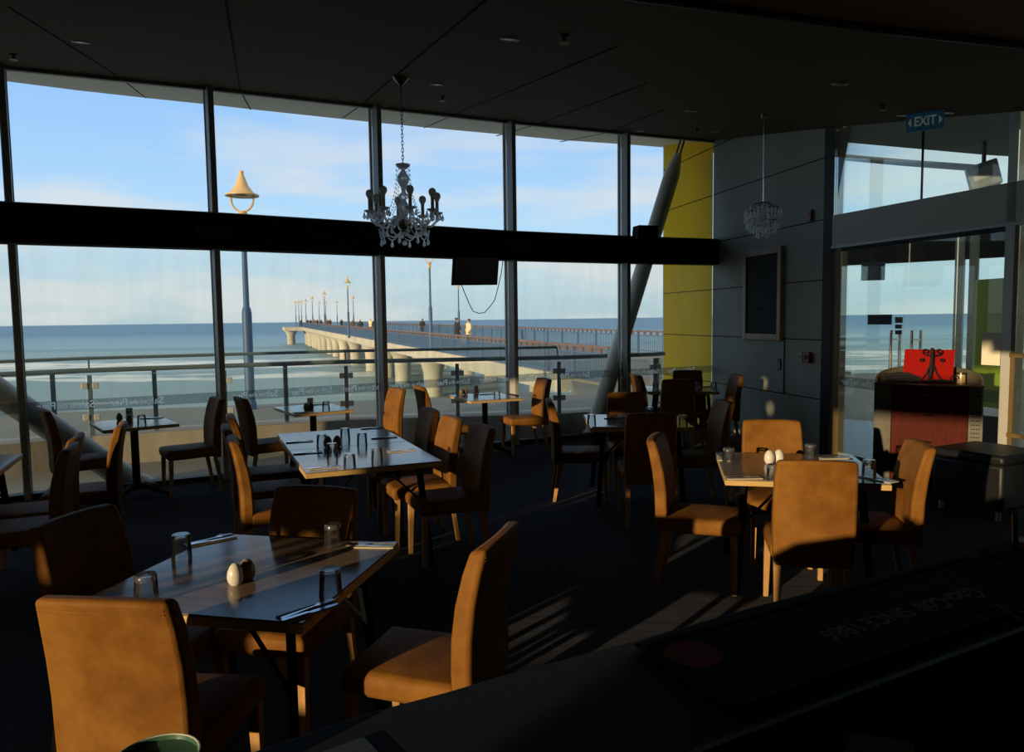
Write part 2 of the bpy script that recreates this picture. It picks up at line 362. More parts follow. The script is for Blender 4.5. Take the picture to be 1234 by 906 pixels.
for i in range(0, 6):
    a, b = G[i], G[i+1]; t = (b-a).normalized(); n = V((-t.y, t.x, 0)); a = a + t*.03; b = b - t*(.03 if i < 5 else .01)
    w = thing('window_%d' % (i+1), (a+b)/2, None, None, kind='structure')
    def pane(z0, z1f, m, nm, a=a, b=b, n=n, w=w):
        vs = []
        for d in (-.005, .005):
            for p in (a, b): vs.append(p + n*d + Z*z0)
            for p in (b, a): vs.append(p + n*d + Z*z1f(p))
        return MB().add(vs, [(0, 1, 2, 3), (7, 6, 5, 4), (0, 4, 5, 1), (1, 5, 6, 2), (2, 6, 7, 3), (3, 7, 4, 0)]).build(nm, m, w)
    pane(.05, lambda p: 2.57, pane_lo, 'lower_pane'); pane(2.93, lambda p: ceilz(p.x, p.y)-.002, pane_up, 'upper_pane')
    hb = MB().bar(a - n*.0 + Z*(ceilz(a.x, a.y)-.02), b + Z*(ceilz(b.x, b.y)-.02), .05, .035, n).build('head_channel', mull_m, w)
    # the frosted strip with its lettering, read from the terrace outside
    s0, s1 = .865, .975; q = n*.0075
    L = (b-a).length
    lettered_strip(0, L, s1-s0, .655, .34, lambda x, y, a=a, t=t, n=n: a + t*x + n*.0056 + Z*((s0+s1)/2 + y), frost, lettering_m, w)
# ---- grey panelled wall and its yellow outer fin
H = 5.4
def wallbox(a, b, n, th, z0, z1, mb=None): # from a to b, thickness th along n
    mb = mb or MB(); t = (b-a); return mb.add([a+Z*z0, b+Z*z0, b+n*th+Z*z0, a+n*th+Z*z0, a+Z*z1, b+Z*z1, b+n*th+Z*z1, a+n*th+Z*z1], [(0,1,2,3),(4,5,6,7),(0,1,5,4),(1,2,6,5),(2,3,7,6),(3,0,4,7)])
wg = wallbox(Pc + gdir*.0, Pe, gN, .22, 0, 4.9).build('wall_right', concrete_wall); wg['kind'] = 'structure'
wy = wallbox(Pe + gdir*.005, Pf, gN, .22, -.1, 5.2).build('wall_fin', yellow_m); wy['kind'] = 'structure'
wallbox(Pf, Pf + gdir*.03, gN, .22, -.1, 5.2).build('end_cap', pillarm, wy)
jw = MB(); jy = MB()
for z in (.71, 1.445, 2.18, 2.91, 3.65, 4.39):
    wallbox(Pc, Pe, -gN, .003, z-.006, z+.006, jw); wallbox(Pe+gdir*.01, Pf, -gN, .003, z-.006, z+.006, jy)
jw.build('panel_joints', joint_m, wg); jy.build('panel_joints', joint_m, wy)
# ---- door wall
tc_ = V((-dW.y, dW.x, 0))
c0 = MB(); wallbox(Pc - dW*.06, Pc + dW*.09, nW, .14, 0, 4.25, c0); cpost = c0.build('trim_corner_post', blackmetal); cpost['kind'] = 'structure'
Pd = onwall(1214, 400, Pc, P1); Pd.z = 0
tr = MB(); wallbox(Pc + dW*.09, P2, nW, .16, 2.56, 2.94, tr); trw = tr.build('trim_door_transom', greybeam); trw['kind'] = 'structure'
lip = MB(); wallbox(Pc + dW*.09, P2, -nW, .015, 2.545, 2.575, lip); lip.build('lip', silver, trw)
po = wallbox(Pd - dW*.055, Pd + dW*.035, nW, .15, 0, ceilz(Pd.x, Pd.y)).build('trim_door_post', silver); po['kind'] = 'structure'
wallbox(Pd + dW*.036, Pd + dW*.075, nW, .11, 0, 2.56).build('post_bead', brownpost, po)
bp_ = wallbox(Pc + dW*.16, Pc + dW*.235, nW, .10, 0, 2.56).build('trim_door_jamb', brownpost); bp_['kind'] = 'structure'
# the upper window over the doors
uw = thing('window_7', Pc + Z*3, None, None, kind='structure')
wallbox(Pc + dW*.10, Pd - dW*.06, nW*1, .01, 2.94, 3.93).build('pane', door_pane, uw)
Pj = onwall(1109, 240, Pc, P1); Pj.z = 0
wallbox(Pj, Pj + dW*.012, nW, .02, 2.94, 3.93).build('glazing_joint', joint_m, uw)
# doors: left leaf, right leaf, side panel
D1 = onwall(1092.5, 400, Pc, P1); D1.z = 0; D2 = onwall(1150, 400, Pc, P1); D2.z = 0
A0 = Pc + dW*.24
def leaf(name, a, b, handle_at=None):
    d = thing(name, (a+b)/2, None, None, kind='structure')
    wallbox(a + dW*.006, b - dW*.006, nW, .012, .03, 2.52).build('pane', door_pane, d)
    wallbox(a + dW*.006, b - dW*.006, nW*1, .03, 0.0, .10).build('bottom_rail', silver, d)
    wallbox(a + dW*.006, b - dW*.006, nW*1, .025, 2.50, 2.555).build('top_rail', blackmetal, d)
    L = (b-a).length
    lettered_strip(.006, L-.006, .12, .66, .30, lambda x, y: a + dW*x - nW*.001 + Z*(.96 + y), frost, lettering_m, d)
    for px_ in (handle_at or ()):
        h = onwall(px_, 425, Pc, P1); h.z = 0
        for sgn, sd in ((-1, .055), (1, .07)):
            m = MB(); hh = h + nW*sd*sgn
            m.tube([hh + Z*.98, hh + Z*1.58], .016, 10)
            for z in (1.08, 1.48): m.bar(h + Z*z, hh + Z*z, .02, .02)
            m.build('pull_handle', chrome, d, smooth=True)
    return d
door1 = leaf('door_1', A0, D1, (1078,)); door2 = leaf('door_2', D1, D2, (1103,)); door3 = leaf('door_3', D2, Pd - dW*.06)
side = thing('window_8', Pd + dW*1.2, None, None, kind='structure')
wallbox(Pd + dW*.08, P2, nW, .012, 0.03, 2.56).build('pane', frostside, side)
wallbox(Pd + dW*.04, P2, nW, .012, 2.94, 3.9).build('upper_pane', door_pane, side)
for z in (.62, 1.36): wallbox(Pd + dW*.04, P2, -nW*1, .02, z-.02, z+.02).build('glazing_bar', brownpost, side)
# things stuck on the glass doors
def sticker(name, x0, y0, x1, y1, m, label, cat='sticker'):
    a = onwall(x0, (y0+y1)/2, Pc, P1); b = onwall(x1, (y0+y1)/2, Pc, P1); z1 = onwall((x0+x1)/2, y0, Pc, P1).z; z0 = onwall((x0+x1)/2, y1, Pc, P1).z
    a.z = b.z = 0
    return tag(wallbox(a - nW*.002, b - nW*.002, -nW, .003, z0, z1).build(name, m), label, cat)
sticker('door_sign', 1046, 379, 1075, 391, mat('sign_plum', (.035, .022, .045), .6), 'dark plum sign stuck on the left glass door leaf', 'sign')
sticker('sticker', 1079, 382, 1088, 389, mat('sticker_olive', (.20, .19, .03), .6), 'olive green square sticker on the left glass door, topmost of three')
sticker('sticker', 1079, 391, 1087, 396, mat('sticker_grey', (.22, .20, .18), .6), 'small grey sticker on the left glass door, just under the olive one')
sticker('sticker', 1079, 398, 1087, 403, MATS['sticker_grey'], 'small grey sticker on the left glass door, lowest of three')
sticker('poster', 1183.5, 401, 1206, 440, posterm, 'blank cream paper poster on the glass beside the door post', 'poster')
# ---- the foyer beyond the doors
fo = [xy(Pc + nW*.16), xy(P2 + nW*.16), xy(P2 + nW*4.5), xy(V((7.9, 10.6, 0))), xy(V((5.5, 12.6, 0))), xy(Pe + gN*.25)]
MB().prism(fo, -.09, -.02).build('floor_foyer', tile_m)['kind'] = 'structure'
FA, FB, FC = V((4.1, 13.0, 0)), V((6.3, 11.5, 0)), V((8.6, 9.3, 0))
fn_ = V((.6, .8, 0))
fb = MB(); wallbox(FA, FB, fn_, .2, 2.56, 2.94, fb); wallbox(FB, FC, fn_, .2, 2.56, 2.94, fb)
tag(fb.build('trim_foyer_beam', blackbeam), kind='structure')
for i, (x, wd) in enumerate(((1155, .07), (1172, .05))):
    q = onwall(x, 380, FB if x > 1090 else FA, FC if x > 1090 else FB); q.z = 0
    tag(MB().box(q + Z*1.6, (wd, .12, 3.6), .7).build('trim_foyer_mullion', mull_m), kind='structure')
fs = MB(); fs.prism([xy(Pc + nW*.3), (4.1, 10.5), (4.95, 10.8), (7.4, 11.7), (9.2, 12.2), (9.2, 6), xy(P2+nW*.3)][::-1], 4.2, 4.35); tag(fs.build('ceiling_foyer', mat('foyer_ceiling', (.16, .17, .16), .7)), kind='structure')
q0, q1 = atY(1176, 400, 9.6), atY(1222, 400, 9.0); q0.z = q1.z = 0
tag(wallbox(q0, q1, V((.3, .95, 0)), .12, .55, 2.18).build('wall_lime_panel', lime_m), kind='structure')
tag(wallbox(q0 - V((.25, -.1, 0)), q1, V((.3, .95, 0)), .10, -.02, .45).build('wall_foyer_plinth', darkwall), kind='structure')
tv2 = atY(1052, 327, 10.4)
w = thing('hanging_screen', tv2, 'small dark blue screen hanging from the foyer beam beyond the left door', 'screen')
MB().box(tv2, (.30, .05, .25), -.3).build('panel', mat('screen_blue', (.03, .05, .10), .3), w, bevel=.006); MB().box(tv2+Z*.21, (.05, .04, .20), -.3).build('bracket', blackmetal, w)
# pipe and floodlight outside the upper door window
pa, pb = atY(1000, 188, 12.2), atY(1185, 203, 11.0)
tag(MB().tube([pa, (pa+pb)/2 - Z*.01, pb], .05, 10).build('soffit_pipe', mat('pipe_grey', (.28, .3, .33), .5), smooth=True), 'pale grey pipe running under the foyer eave behind the upper window', 'pipe')
fl = atY(1185, 212, 10.8)
w = thing('floodlight', fl, 'boxy grey floodlight tilted above the door transom, behind the glass', 'floodlight')
MB().frame(fl, V((.16, -.10, .05)), V((.05, .10, 0)), V((-.05, 0, .17))).build('housing', mat('flood_grey', (.14, .18, .22), .5), w, bevel=.02)
MB().frame(fl - V((.055, .105, -.03)), V((.11, -.07, .035)), V((.003, .006, 0)), V((-.022, 0, .08))).build('lens', mat('flood_lens', (.3, .32, .35), .4), w); MB().bar(fl + Z*.10, V((fl.x, fl.y, 4.2)), .04, .04).build('bracket', blackmetal, w)
# ---- the walls out of frame: they keep the room dark and shape the low sun
# glazed front continuing round the left: piers and windows
def pier(a, b, z0, z1, nm='wall_left', m=darkwall):
    t = (b-a).normalized(); n = V((-t.y, t.x, 0)); return tag(wallbox(a, b, n, .1, z0, z1).build(nm, m), kind='structure')
chain = [G[0]] + Lft
for a, b in zip(chain[:-1], chain[1:]):
    pier(a, b, 2.56, 5.2); pier(a, a + (b-a).normalized()*.12, 0, 2.6, 'trim_left_mullion'); 
pier(G[0], Lft[0], 0, .05); pier(Lft[0], Lft[1], 0, 2.6); pier(Lft[1], Lft[2], 0, 2.6)
# the room runs on behind the camera under a higher ceiling; slots cut in its unseen far wall shape the low sun
tag(MB().prism(rear, 5.2, 5.3).build('ceiling_rear', ceil_m), kind='structure')
for a, b in ((MidL, MidC), (MidC, MidR)):
    za, zb = ceilz(a.x, a.y), ceilz(b.x, b.y); t = b-a; n = V((-t.y, t.x, 0)).normalized()*.1
    tag(MB().add([a+Z*za, b+Z*zb, b+n+Z*zb, a+n+Z*za, a+Z*5.2, b+Z*5.2, b+n+Z*5.2, a+n+Z*5.2], [(0,1,2,3),(4,5,6,7),(0,1,5,4),(1,2,6,5),(2,3,7,6),(3,0,4,7)]).build('wall_bulkhead', darkwall), kind='structure')
pier(MidL, WA, 0, 5.3, 'wall_left_rear'); pier(WB, BkR, 0, 5.3, 'wall_back'); pier(BkR, P2, 0, 5.3, 'wall_side')
def upos(u): return UD*u + SD*-6            # along that wall, by where the sun's path carries a point
H6 = 6*TE
sun_slots = [(-6.9, -5.88, 1.0, 2.03), (-5.66, -5.57, 1.1, 1.8), (-5.36, -5.29, 1.75, 2.4), (-4.57, -4.24, .8, 1.68), (-4.24, -4.20, .5, 1.68), (-4.20, -4.10, .8, 1.68, 1.90, 2.0), (-4.10, -4.07, .5, 1.68), (-4.07, -4.02, .8, 1.68), (-3.96, -3.89, 2.22, 2.33), (-3.84, -3.77, 1.87, 1.98), (-3.20, -3.17, .9, 1.03), (-3.08, -3.05, .9, 1.03), (-2.95, -2.90, .9, 1.03), (-2.84, -2.79, .9, 1.03), (-2.72, -2.2, .4, 1.93), (-2.2, -.98, .4, 1.90, 2.27, 2.64), (-.98, -.72, .4, 2.65)]  # added openings, sized to lay sun stripes on chosen chairs, tables and desk
edge = -7.4
for a, b, h0, h1, *hs in sun_slots:
    if a > edge + .001: pier(upos(edge), upos(a), 0, 5.3, 'wall_sun_mask')
    a_, b_ = upos(a), upos(b); pier(a_, b_, 0, h0 + H6, 'wall_sun_mask')
    if len(hs) == 0: pier(a_, b_, h1 + H6, 5.3, 'wall_sun_mask')
    else:
        pier(a_, b_, h1 + H6, hs[0] + H6, 'wall_sun_mask'); pier(a_, b_, hs[1] + H6, 5.3, 'wall_sun_mask')
    edge = b
pier(upos(edge), WB, 0, 5.3, 'wall_sun_mask')
# ================================================================== OUTSIDE
SEA = -2.7
def sea_material():
    m = bpy.data.materials.new('sea_water'); m.use_nodes = True; nt = m.node_tree; b = nt.nodes['Principled BSDF']; L = nt.links.new
    tc = nt.nodes.new('ShaderNodeTexCoord'); sp = nt.nodes.new('ShaderNodeSeparateXYZ'); L(tc.outputs['Object'], sp.inputs[0])
    # colour runs from silty shallows to blue deep water
    mr = nt.nodes.new('ShaderNodeMapRange'); mr.inputs[1].default_value = 20; mr.inputs[2].default_value = 320; L(sp.outputs['Y'], mr.inputs[0])
    cr = nt.nodes.new('ShaderNodeValToRGB'); e = cr.color_ramp.elements
    e[0].position = 0; e[0].color = (.27, .34, .30, 1); e[1].position = 1; e[1].color = (.10, .23, .38, 1)
    for p, c in ((.15, (.26, .37, .36)), (.33, (.25, .39, .41)), (.37, (.14, .27, .35)), (.40, (.25, .42, .49)), (.7, (.18, .34, .46))):
        x = cr.color_ramp.elements.new(p); x.color = (*c, 1)
    L(mr.outputs[0], cr.inputs[0])
    def noise(scale, st, det=5):
        mp = nt.nodes.new('ShaderNodeMapping'); mp.inputs['Scale'].default_value = st; n = nt.nodes.new('ShaderNodeTexNoise'); n.inputs['Scale'].default_value = scale; n.inputs['Detail'].default_value = det
        L(tc.outputs['Object'], mp.inputs[0]); L(mp.outputs[0], n.inputs['Vector']); return n.outputs['Fac']
    # breakers: bands of foam along the shore
    wob = noise(.03, (1, .3, 1), 2); ad = nt.nodes.new('ShaderNodeMath'); ad.operation = 'MULTIPLY_ADD'; ad.inputs[1].default_value = 14; L(wob, ad.inputs[0]); L(sp.outputs['Y'], ad.inputs[2])
    mb = nt.nodes.new('ShaderNodeMapRange'); mb.inputs[1].default_value = 7; mb.inputs[2].default_value = 107; L(ad.outputs[0], mb.inputs[0])
    br = nt.nodes.new('ShaderNodeValToRGB'); e = br.color_ramp.elements; e[0].position = 0; e[0].color = (.2,)*3+(1,); e[1].position = 1; e[1].color = (0, 0, 0, 1)
    for p, c in ((.30, .25), (.34, .66), (.36, .2), (.42, .15), (.44, .66), (.46, .2), (.56, .2), (.61, .78), (.66, .60), (.70, .50), (.78, .66), (.86, .74), (.91, .55), (.95, .1)):
        x = br.color_ramp.elements.new(p); x.color = (c, c, c, 1)
    L(mb.outputs[0], br.inputs[0])
    fn = noise(.5, (.45, .9, 1), 9)
    am = nt.nodes.new('ShaderNodeMath'); am.operation = 'ADD'; L(br.outputs[0], am.inputs[0]); L(fn, am.inputs[1])
    th = nt.nodes.new('ShaderNodeMapRange'); th.inputs[1].default_value = 1.08; th.inputs[2].default_value = 1.24; L(am.outputs[0], th.inputs[0])
    mx = nt.nodes.new('ShaderNodeMix'); mx.data_type = 'RGBA'; L(th.outputs[0], mx.inputs[0]); L(cr.outputs[0], mx.inputs[6]); mx.inputs[7].default_value = (.85, .87, .80, 1)
    L(mx.outputs[2], b.inputs['Base Color']); b.inputs['Roughness'].default_value = .42; b.inputs['Specular IOR Level'].default_value = .12
    bp = nt.nodes.new('ShaderNodeBump'); bp.inputs['Strength'].default_value = .22; bp.inputs['Distance'].default_value = .4; L(noise(.25, (.5, 1.6, 1), 6), bp.inputs['Height']); L(bp.outputs[0], b.inputs['Normal'])
    return m
o = MB().add([(-12000, -3000, SEA), (12000, -3000, SEA), (12000, 24000, SEA), (-12000, 24000, SEA)], [(0, 1, 2, 3)]).build('sea', sea_material()); o['kind'] = 'structure'
GZ = -.08
e1, e2 = atz(68, 497, GZ), atz(485, 480.5, GZ); ed = (e2-e1)
eL = e1 - ed*6
gpoly = [xy(eL), xy(e1), xy(e2), (1.55, 17.6), (1.75, 21.8), (9.0, 23), (26, 24), (60, 20), (60, -14), (-60, -14)]
MB().prism(gpoly[::-1], SEA-.5, GZ).build('promenade', pave)['kind'] = 'structure'
# low concrete upstand with glass balustrade along the terrace edge
bal = [atY(-60, 440, 8.6), atY(107, 440, 9.5), atY(270, 440, 10.1), atY(417, 440, 10.75), atY(551, 440, 10.95), atY(675, 440, 11.15), atY(792, 435, 11.75), atY(806, 435, 11.95)]
for p in bal: p.z = 0
bn = []
for i in range(len(bal)):
    t = (bal[min(i+1, len(bal)-1)]-bal[max(i-1, 0)]).normalized(); bn.append(V((-t.y, t.x, 0)))
UT = .31
up_ = poly_strip([p - n*.02 for p, n in zip(bal, bn)], [p + n*.28 for p, n in zip(bal, bn)], GZ, UT).build('terrace_upstand', concrete)
tag(up_, 'low weathered concrete kerb wall under the glass balustrade outside the windows', 'kerb wall')
br_ = thing('balustrade', bal[1], 'glass balustrade with two steel rails and clamp posts on the concrete kerb outside', 'balustrade')
def shift(P, N, d, z): return [p + n*d + Z*z for p, n in zip(P, N)]
MB().tube(shift(bal, bn, .10, 1.16), .032, 8).build('handrail', tealrail, br_, smooth=True)
MB().tube(shift(bal[:6], bn, .16, 1.315), .022, 8).build('top_rail', tealrail, br_, smooth=True)
for i in range(len(bal)-1):
    a, b = bal[i] + bn[i]*.10, bal[i+1] + bn[i+1]*.10; t = (b-a).normalized(); n = V((-t.y, t.x, 0))
    MB().frame((a+b)/2 + Z*.73, (b-a)/2 - t*.05, n*.006, Z*.37).build('glass_panel', bal_pane, br_)
for i in range(1, 7):
    p = bal[i] + bn[i]*.06; t = V((bn[i].y, -bn[i].x, 0)); m = MB()
    m.frame(p + Z*(UT+1.10)/2, t*.028, bn[i]*.012, Z*(1.10-UT)/2)
    po = m.build('post', tealrail, br_, bevel=.003)
    m = MB()
    for z in (.55, .96):
        for sgn in (-1, 1): m.frame(p + t*.062*sgn + Z*z, t*.036, bn[i]*.022, Z*.04)
    m.build('glass_clamp', silver, po, bevel=.006)
for px_ in (58, 184, 345):
    d_ = bal[1] + (bal[0]-bal[1])*((107-px_)/167.) if px_ < 107 else bal[1] + (bal[2]-bal[1])*((px_-107)/163.) if px_ < 270 else bal[2] + (bal[3]-bal[2])*((px_-270)/147.)
    nn = bn[1]; MB().box(d_ + nn*.2 + Z*(UT+1.17)/2, (.055, .05, 1.17-UT), .5).build('rail_post', tealrail, br_)
for i in (1, 3, 5): MB().tube([bal[i] + bn[i]*.1 + Z*1.16, bal[i] + bn[i]*.16 + Z*1.315], .012, 6).build('rail_bracket', tealrail, br_)
# leaning steel columns in front of the glass
def column(name, p0, p1, r, label):
    t = thing(name, V((p0.x, p0.y, GZ)), label, 'column')
    d = (p1-p0).normalized()
    MB().tube([p0, p0 + (p1-p0)*.93, p1], [r, r, r*.5], 20).build('shaft', pillarm, t, smooth=True, ang=60)
    MB().tube([p0 - Z*.0, p0 + d*.10], [r*1.25, r*1.1], 20).build('base_collar', pillarm, t, smooth=True)
    for s in (-1, 1): MB().frame(p1 + d*.12 + V((.03*s, 0, 0)), V((.009, 0, 0)), V((0, .06, .0)), d*.22).build('top_plate', blackmetal, t)
cb = atz(172, 590, GZ); ct = atY(-5, 470, cb.y*.93)
column('leaning_column', cb, cb + (ct-cb)*2.9, .135, 'thick grey steel column leaning steeply left outside the left windows')
cb = atz(712, 529, GZ); ct = atY(817, 186, 11.95)
column('leaning_column', cb, ct, .125, 'grey steel column leaning right, outside the glass before the yellow wall')
# ---- lamp posts
def lamp_post(name, base, h, label, group=None, seg=12, small=False):
    t = thing(name, base, label, 'lamp post', group=group)
    o = V((0, 0, 0)); r = .062
    MB().lathe([(0, 0), (.13, 0), (.13, .12), (.10, .2), (.10, h*.42), (.085, h*.44), (r, h*.45), (.05, h-.98), (0, h-.98)], seg=seg).build('pole', lampblue, t, smooth=True, local=True)
    MB().lathe([(0, h-.98), (.075, h-.98), (.075, h-.78), (.11, h-.74), (.06, h-.68), (0, h-.68)], seg=seg).build('collar', lampcream, t, smooth=True, local=True)
    yk = []
    for k in range(13):
        a = PI + PI*k/12; yk.append(V((.23*math.cos(a), 0, h-.44 + .25*math.sin(a))))
    MB().tube([V((-.24, 0, h-.36))] + yk + [V((.24, 0, h-.36))], .022, 6).build('yoke', lampcream, t, smooth=True, local=True)
    MB().lathe([(0, h-.33), (.24, h-.36), (.34, h-.37), (.34, h-.345), (.24, h-.30), (.13, h-.15), (.07, h+.02), (.05, h+.05), (.05, h+.14), (0, h+.16)], seg=seg).build('lamp_shade', lampcream, t, smooth=True, local=True)
    MB().lathe([(0, h-.40), (.09, h-.38), (.10, h-.345), (0, h-.345)], seg=8).build('lens', bulb_m, t, smooth=True, local=True)
    return t
lb = atz(302, 493, GZ); lh = atY(290, 205, lb.y).z - GZ - .16
lamp_post('street_lamp', lb, lh, 'tall blue lamp post with cream hat shade standing on the promenade, left of the pier', seg=20)
# ---- the pier
K0, KS = 9.3, -.346
def pl(D, lat=0.): return V((K0 + KS*D, D, 0)) + V((.945, .327, 0))*lat      # a point along the left pier edge
KW = 8.6
def dz(D): return -.11 + .0054*D
pier_t = thing('pier', pl(60), 'long concrete pier on tapered columns running out to sea', 'pier')
def longbox(D0, D1, la, lb_, za, zb, mb):
    P = [pl(D0, la), pl(D0, lb_), pl(D1, lb_), pl(D1, la)]; D = [D0, D0, D1, D1]
    return mb.add([p + Z*(dz(d)+za) for p, d in zip(P, D)] + [p + Z*(dz(d)+zb) for p, d in zip(P, D)], [(0,1,2,3),(4,5,6,7),(0,1,5,4),(1,2,6,5),(2,3,7,6),(3,0,4,7)])
longbox(20, 156, 0, KW, -.35, 0, MB()).build('deck', pave, pier_t)
longbox(22.5, 156, -.12, .25, -.5, .06, MB()).build('edge_beam', piercon, pier_t)
longbox(22.5, 156, 1.7, 2.7, -.7, -.35, MB()).build('girder', piercon, pier_t)
longbox(22.5, 156, KW-2.7, KW-1.7, -.7, -.35, MB()).build('girder', piercon, pier_t)
longbox(144, 157, -3.4, KW+3, -.6, .04, MB()).build('pier_head', piercon, pier_t)
for D in (43, 52, 58, 66, 76.6, 86.5, 94.4, 101.6, 110, 117, 123, 129, 136, 140, 146.5):
    for lat in (1.0, KW-1.0):
        p = pl(D, lat); zt = dz(D)-.42
        MB().lathe([(0, SEA-1.5), (.55, SEA-1.5), (.55, SEA+.55), (.58, zt-1.05), (.70, zt-.55), (.95, zt-.15), (1.15, zt), (0, zt)], (p.x, p.y, 0), 16).build('pile', piercon, pier_t, smooth=True)
p = pl(150, -2.0); zt = dz(150)-.5
MB().lathe([(0, SEA-1.5), (.8, SEA-1.5), (.8, zt-1.0), (1.5, zt), (0, zt)], (p.x, p.y, 0), 14).build('pile', piercon, pier_t, smooth=True)
def fence(name, lat, D0, D1, label, step, hh=1.0):
    t = thing(name, pl(D0, lat), label, 'railing')
    longbox(D0, D1, lat-.09, lat+.09, hh-.07, hh, MB()).build('handrail', redrail, t)
    longbox(D0, D1, lat-.025, lat+.025, hh-.24, hh-.20, MB()).build('picket_rail', bluefence, t)
    longbox(D0, D1, lat-.025, lat+.025, .12, .16, MB()).build('bottom_rail', bluefence, t)
    m = MB(); D = D0
    while D < D1:
        longbox(D, D+.022, lat-.012, lat+.012, .0, hh-.2, m); D += step*(1 if D < 80 else 2)
    m.build('pickets', bluefence, t)
    D = D0; k = 0
    while D <= D1 and k < 95:
        longbox(D, D+.09, lat-.05, lat+.05, 0, hh-.05, MB()).build('post', bluefence, t); D += 2.2; k += 1
    m = MB(); D = D0+.5
    while D < min(D1, 110):
        longbox(D, D+.14, lat-.03, lat+.03, hh-.2, hh-.07, m); D += .55
    m.build('spacer_blocks', redrail, t)
    return t
fence('pier_railing', .06, 19.5, 156, 'blue picket railing with timber handrail on the left edge of the pier', .13)
fence('pier_railing', KW-.06, 26, 156, 'blue picket railing with timber handrail on the far right edge of the pier', .13, 1.08)
nm = ['nearest the shore', 'second from the shore', 'third from the shore', 'fourth from the shore', 'fifth from the shore', 'sixth from the shore', 'seventh from the shore', 'eighth from the shore']
for i, (x, D) in enumerate(((519, 39.4), (420, 68), (391.5, 100), (377, 124), (369, 140), (363.7, 150), (360.5, 152), (356.8, 155))):
    p = atY(x, 388, D); p.z = dz(D)-.02
    lamp_post('pier_lamp', p, 5.42, 'blue lamp post on the left side of the pier, %s' % nm[i], 'lamp posts along the left of the pier', 8)
for i, (x, D) in enumerate(((553, 66), (426.3, 118), (406.5, 150), (393, 152), (385, 154))):
    p = atY(x, 388, D); p.z = dz(D)-.02
    lamp_post('pier_lamp', p, 5.25, 'blue lamp post on the right side of the pier, %s' % nm[i], 'lamp posts along the right of the pier', 8)
